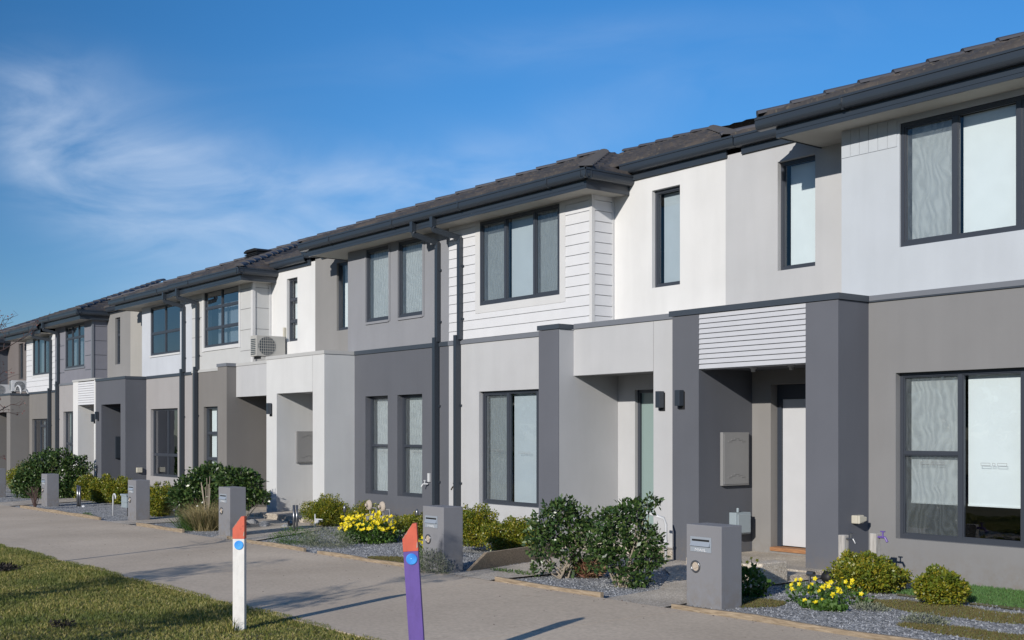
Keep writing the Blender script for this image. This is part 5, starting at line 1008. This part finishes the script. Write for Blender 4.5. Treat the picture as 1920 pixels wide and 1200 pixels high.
V = np.stack([b_, b_ + e1 * .5 + e2, b_ + e1, b_ + e1 * .5 - e2], 1).reshape(-1, 3); tag(cat_mesh('leaf_litter', V, np.arange(n * 4).reshape(-1, 4), 'bark'), 'scattered dead leaves and bits on the concrete', kind='stuff')
# loose gravel chips standing proud of the bed
n = 26000; px = rng.uniform(-36, -4.5, n); py = rng.uniform(8.45, 11.3, n)
px = np.where(rng.random(n) < 0.7, rng.uniform(-18, -4.5, n), px)
def inwalk(x, y): return ((x > -9.3) & (x < -8.3) & (y < 9.6)) | ((x > -12.2) & (x < -11.1)) | ((x > -19.2) & (x < -17.9)) | ((x > -24.2) & (x < -23.1)) | ((x > -10.9) & (x < -8.7) & (y > 9.9))
k = ~inwalk(px, py); px, py = px[k], py[k]; n = len(px); r_ = 0.007 + 0.009 * rng.random(n); tet = np.array([[1, 0, 0], [-.5, .87, 0], [-.5, -.87, 0], [0.1, 0, 1.0]])
Q = tet[None] * r_[:, None, None] * (0.8 + .5 * rng.random((n, 4, 1))); a = rng.random(n) * 6.28; ca, sa = np.cos(a)[:, None], np.sin(a)[:, None]; Qx = Q[:, :, 0] * ca - Q[:, :, 1] * sa; Qy = Q[:, :, 0] * sa + Q[:, :, 1] * ca
V = np.stack([Qx + px[:, None], Qy + py[:, None], Q[:, :, 2] + gz(px)[:, None] + 0.012], 2).reshape(-1, 3); Fb = np.array([[0, 1, 3], [1, 2, 3], [2, 0, 3]]); Fq = (np.arange(n)[:, None, None] * 4 + Fb[None]).reshape(-1, 3)
tag(cat_mesh('gravel_chips', V, Fq, 'stone_chip'), 'loose blue grey gravel chips', kind='stuff')

# ------------------------------------------------------------------ trees on the verge (mostly outside the frame, they cast the path's shadows)
def tree(x, y, hgt, crown, label, leafn, seed, bare=False, group='young street trees on the verge'):
    rs = random.Random(seed); z = gz(x); t_ = thing('street_tree', (x, y, z), label, 'tree', group)
    m = MB(); m.tube([(x, y, z - .1), (x + .02, y, z + hgt * .3), (x - .02, y + .02, z + hgt * .6), (x, y, z + hgt)], .03, 8, rr=[.035, .03, .02, .008]); m.build('trunk', 'bark', t_)
    m = MB(); tips = []
    def br(p, d, L, r, k):
        q = p + d * L; mid = (p + q) / 2 + Vector((rs.gauss(0, .03), rs.gauss(0, .03), rs.gauss(0, .02))); m.tube([p, mid, q], r, 5, rr=[r, r * .8, r * .5]); tips.append(q)
        if k > 0:
            for i in range(3): dd = (d + Vector((rs.gauss(0, .5), rs.gauss(0, .5), rs.gauss(.15, .35)))).normalized(); br(q if i else mid, dd, L * rs.uniform(.5, .75), r * .55, k - 1)
    for i in range(9 if not bare else 12):
        a = rs.random() * 6.28; zz = z + hgt * rs.uniform(.35, .95); br(Vector((x, y, zz)), Vector((math.cos(a), math.sin(a), rs.uniform(.3, 1.0))).normalized(), crown[0] * rs.uniform(.5, .8), .010, 2)
    m.build('branches', 'bark' if not bare else 'dark_twig', t_)
    if leafn:
        V, Fq = leaves(leafn, [(x + rs.gauss(0, crown[0] * .4), y + rs.gauss(0, crown[0] * .4), z + hgt * .68 + rs.uniform(-.5, .5) * crown[1] * 1.6) for _ in range(9)], [(crown[0] * .5, crown[0] * .5, crown[1] * .3)] * 9, .07); cat_mesh('crown', V, Fq, 'leaf_green', t_)
    elif bare:
        P = np.array([tuple(q) for q in tips]); V, Fq = leaves(len(P) * 2, P, np.full((len(P), 3), .02), .03); cat_mesh('buds', V, Fq, 'bud', t_)
tree(-8.85, 0.45, 3.3, (.42, 1.5), 'leafy street tree outside the frame that shades the path', 1500, 41)
tree(-11.55, -0.7, 3.3, (.55, 1.5), 'second leafy street tree outside the frame that shades the path', 1500, 42)
tree(-8.15, -2.3, 3.3, (.45, 1.6), 'leafy street tree on the near verge outside the frame', 1700, 43)
tree(-16.40, 4.02, 3.25, (.66, 1.6), 'bare young tree with dark buds, its twigs reaching in at the left edge', 0, 46, bare=True)
V, Fq = leaves(900, [(-16.3, 4.05, gz(-16) + .02)], [(.34, .34, .05)], .05, floor=gz(-16)); tag(cat_mesh('mulch_ring', V, Fq, 'mulch'), 'dark mulch heap in the grass at the left edge', 'mulch')
V, Fq = leaves(160, [(-10.95, 3.35, .0)], [(.12, .10, .02)], .03, floor=0.0); tag(cat_mesh('mulch_clod', V, Fq, 'mulch'), 'small dark clod lying in the shaded grass', 'clod')
blade_mesh_o = blade_mesh('grass_tuft', [blades(28, -9.76, 4.46, .05, .17, .004, .5, gz(-9.8))], 'blade'); tag(blade_mesh_o, 'spiky grass tuft at the foot of the white post', 'grass tuft')

nb = 70; bc = [(x_, -27 + random.uniform(-3, 3), random.uniform(1.5, 5.0)) for x_ in np.linspace(-75, 45, nb)]; V, Fq = leaves(9000, bc, [(random.uniform(1.5, 2.6), 2.0, random.uniform(1.8, 3.2)) for _ in range(nb)], 0.75, aspect=0.8, floor=-0.2)
tag(cat_mesh('tree_belt', V, Fq, 'leaf_dark'), 'line of dark trees across the road, behind the viewer', kind='stuff')

# ------------------------------------------------------------------ garden fittings
def tap_post(x, y, h, w, label, tapmat, out):
    z = gz(x); t_ = thing('tap_post', (x, y, z), label, 'tap post', 'grey timber posts carrying garden taps')
    m = MB(); m.box(x - w / 2, x + w / 2, y - w / 2, y + w / 2, z - .05, z + h); m.build('timber_upright', 'timber_post', t_, bevel=.008)
    m = MB(); tap(m, (x + w / 2, y, z + h - .04), out); m.build('tap', tapmat, t_)
tap_post(-8.22, 11.15, .60, .085, 'grey timber tap post with a brass tap beside the dark column', 'steel', (1, 0))
tap_post(-7.98, 11.40, .62, .085, 'grey timber tap post with a purple tap near the wall', 'purple_plastic', (1, 0))
t_ = thing('water_meter', (-8.3, 10.9, 0), 'dark round water meter on pipes at the foot of the dark grey column', 'water meter')
m = MB(); m.lathe([(.055, 0), (.068, .02), (.068, .085), (.055, .11), (.025, .12)], (-8.22, 10.8, .15), 'x', 18); m.build('meter_body', 'black_rubber', t_, smooth=True)
m = MB(); m.tube([(-8.40, 10.78, 0), (-8.40, 10.78, .15), (-8.2, 10.8, .15), (-8.0, 10.85, .15), (-7.98, 10.85, 0)], .018); m.tube([(-8.43, 10.78, .17), (-8.34, 10.78, .17)], .03); m.lathe([(.03, 0), (.035, .03), (.0, .05)], (-8.03, 10.84, .16)); m.build('pipework', 'steel', t_)
t_ = thing('vent_pipe', (-11.27, 11.4, 0), 'white plastic pipe with an angled top against the light grey porch pier', 'pipe')
m = MB(); m.tube([(-11.27, 11.4, 0), (-11.27, 11.4, .52), (-11.29, 11.38, .60), (-11.46, 11.22, .68)], .020, 10); m.build('pipe', 'white_plastic', t_, smooth=True)
m = MB(); m.tube([(-11.27, 11.4, .28), (-11.27, 11.4, .31)], .028, 10); m.build('pipe_collar', 'white_plastic', t_)
t_ = thing('bollard_light', (-19.35, 10.05, gz(-19)), 'thin steel bollard with twin tubes in front of the white porch', 'bollard', 'slim steel bollards')
m = MB(); m.tube([(-19.38, 10.05, gz(-19)), (-19.38, 10.05, .44)], .025, 8); m.tube([(-19.32, 10.08, gz(-19)), (-19.32, 10.08, .44)], .022, 8); m.build('steel_tube', 'steel', t_, smooth=True)
t_ = thing('bollard_light', (-30.6, 9.75, gz(-30)), 'thin steel bollard standing before the row of three golden shrubs', 'bollard', 'slim steel bollards')
m = MB(); m.tube([(-30.6, 9.75, gz(-30)), (-30.6, 9.75, .42)], .035, 8); m.tube([(-30.54, 9.78, gz(-30)), (-30.54, 9.78, .40)], .028, 8); m.build('steel_tube', 'steel', t_, smooth=True)
m = MB(); m.lathe([(.05, 0), (.06, .03), (.05, .07), (.0, .08)], (-30.2, 9.8, gz(-30)), 'y', 12); tag(m.build('garden_spotlight', 'white_plastic', smooth=True), 'small white round spotlight lying by the far steel bollard', 'spotlight')
# gas meters behind the yellow flowers
def gas_meter(x, y, label, s=1.0, yaw=0):
    z = gz(x); t_ = thing('gas_meter', (x, y, z), label, 'gas meter', 'gas meters with round cream regulators')
    m = MB(); m.box(x - .02, x + .24, y - .08, y + .08, z + .14, z + .34); m.box(x + .0, x + .22, y - .09, y - .08, z + .2, z + .3); m.tube([(x, y, z), (x, y, z + .45)], .014); m.tube([(x + .22, y, z + .34), (x + .22, y, z + .45), (x, y, z + .45)], .014); m.build('meter_case', 'box_grey', t_)
    m = MB(); m.lathe([(.02, -.03), (.085, -.01), (.095, .01), (.085, .03), (.03, .05), (.028, .09), (0, .10)], (x + .02, y - .02, z + .50), 'y', 20); m.build('regulator', 'stone_cream', t_)
gas_meter(-18.62, 11.2, 'gas meter with round cream regulator, left one behind the yellow flowers'); gas_meter(-18.0, 11.1, 'gas meter with round cream regulator, right one behind the yellow flowers')
def stake(x, y, h, label):
    z = gz(x); m = MB(); m.tube([(x, y, z), (x, y, z + h - .12)], .006, 6); m.lathe([(.022, 0), (.03, .02), (.03, .08), (.018, .12), (0, .13)], (x, y, z + h - .12)); tag(m.build('solar_stake_light', 'steel', smooth=True), label, 'garden light', 'small silver stake lights')
stake(-18.5, 10.6, .52, 'silver stake light at the left of the yellow flowers'); stake(-16.6, 10.9, .52, 'silver stake light at the right of the yellow flowers')
# white porch garden: water meters and rocks
t_ = thing('water_meter', (-20.0, 10.3, gz(-20)), 'small round water meter beside the thin steel bollard by the white porch', 'water meter')
m = MB(); m.lathe([(.05, 0), (.06, .02), (.05, .06)], (-19.95, 10.3, gz(-20) + .14), 'y', 14); m.tube([(-20.02, 10.32, gz(-20)), (-20.02, 10.32, .1)], .012); m.tube([(-19.9, 10.32, gz(-20)), (-19.9, 10.32, .1)], .012); m.build('meter_body', 'steel', t_)
m = MB(); m.tube([(-20.15, 10.9, gz(-20)), (-20.15, 10.9, .20)], .014); m.tube([(-20.15, 10.9, .10), (-19.95, 10.95, .10)], .012); m.lathe([(.03, 0), (.04, .03), (.03, .06)], (-20.05, 10.92, .06), 'y', 12); tag(m.build('garden_tap', 'white_plastic'), 'white plastic garden tap pipes at the left foot of the round golden shrub', 'tap')
for i, (x, y, s_) in enumerate(((-20.9, 10.2, .10), (-21.2, 10.35, .12), (-21.5, 10.1, .09), (-20.6, 10.5, .08), (-21.8, 10.4, .12))):
    m = MB(); m.lathe([(s_ * .4, 0), (s_, s_ * .25), (s_ * .9, s_ * .6), (s_ * .4, s_ * .9), (0, s_ * .95)], (x, y, gz(x)), 'z', 7); tag(m.build('garden_rock', 'stone_chip'), 'rounded grey rock in the shade beside the mailbox at the white post', 'rock', 'grey rocks in the shaded bed')
t_ = thing('utility_box', (-25.9, 9.25, gz(-25)), 'pale green utility box on a stake, left of a mailbox', 'utility box')
m = MB(); m.box(-26.05, -25.72, 9.25, 9.45, gz(-25) + .20, gz(-25) + .46); m.box(-26.07, -25.70, 9.23, 9.47, gz(-25) + .46, gz(-25) + .50); m.box(-26.06, -25.71, 9.24, 9.46, gz(-25) + .32, gz(-25) + .335); m.build('box', 'box_blue', t_, bevel=.01)
m = MB(); m.tube([(-25.9, 9.35, gz(-25)), (-25.9, 9.35, gz(-25) + .2)], .02); m.build('leg', 'black_rubber', t_)
m = MB(); m.tube([(-26.28, 9.15, gz(-26))] + [(-26.18 + .08 * math.cos(R(a)) - .02, 9.15, gz(-26) + .42 + .08 * math.sin(R(a))) for a in range(180, -30, -20)], .018, 8); tag(m.build('breather_pipe', 'white_plastic', smooth=True), 'white hooked breather pipe beside the pale green utility box', 'pipe')
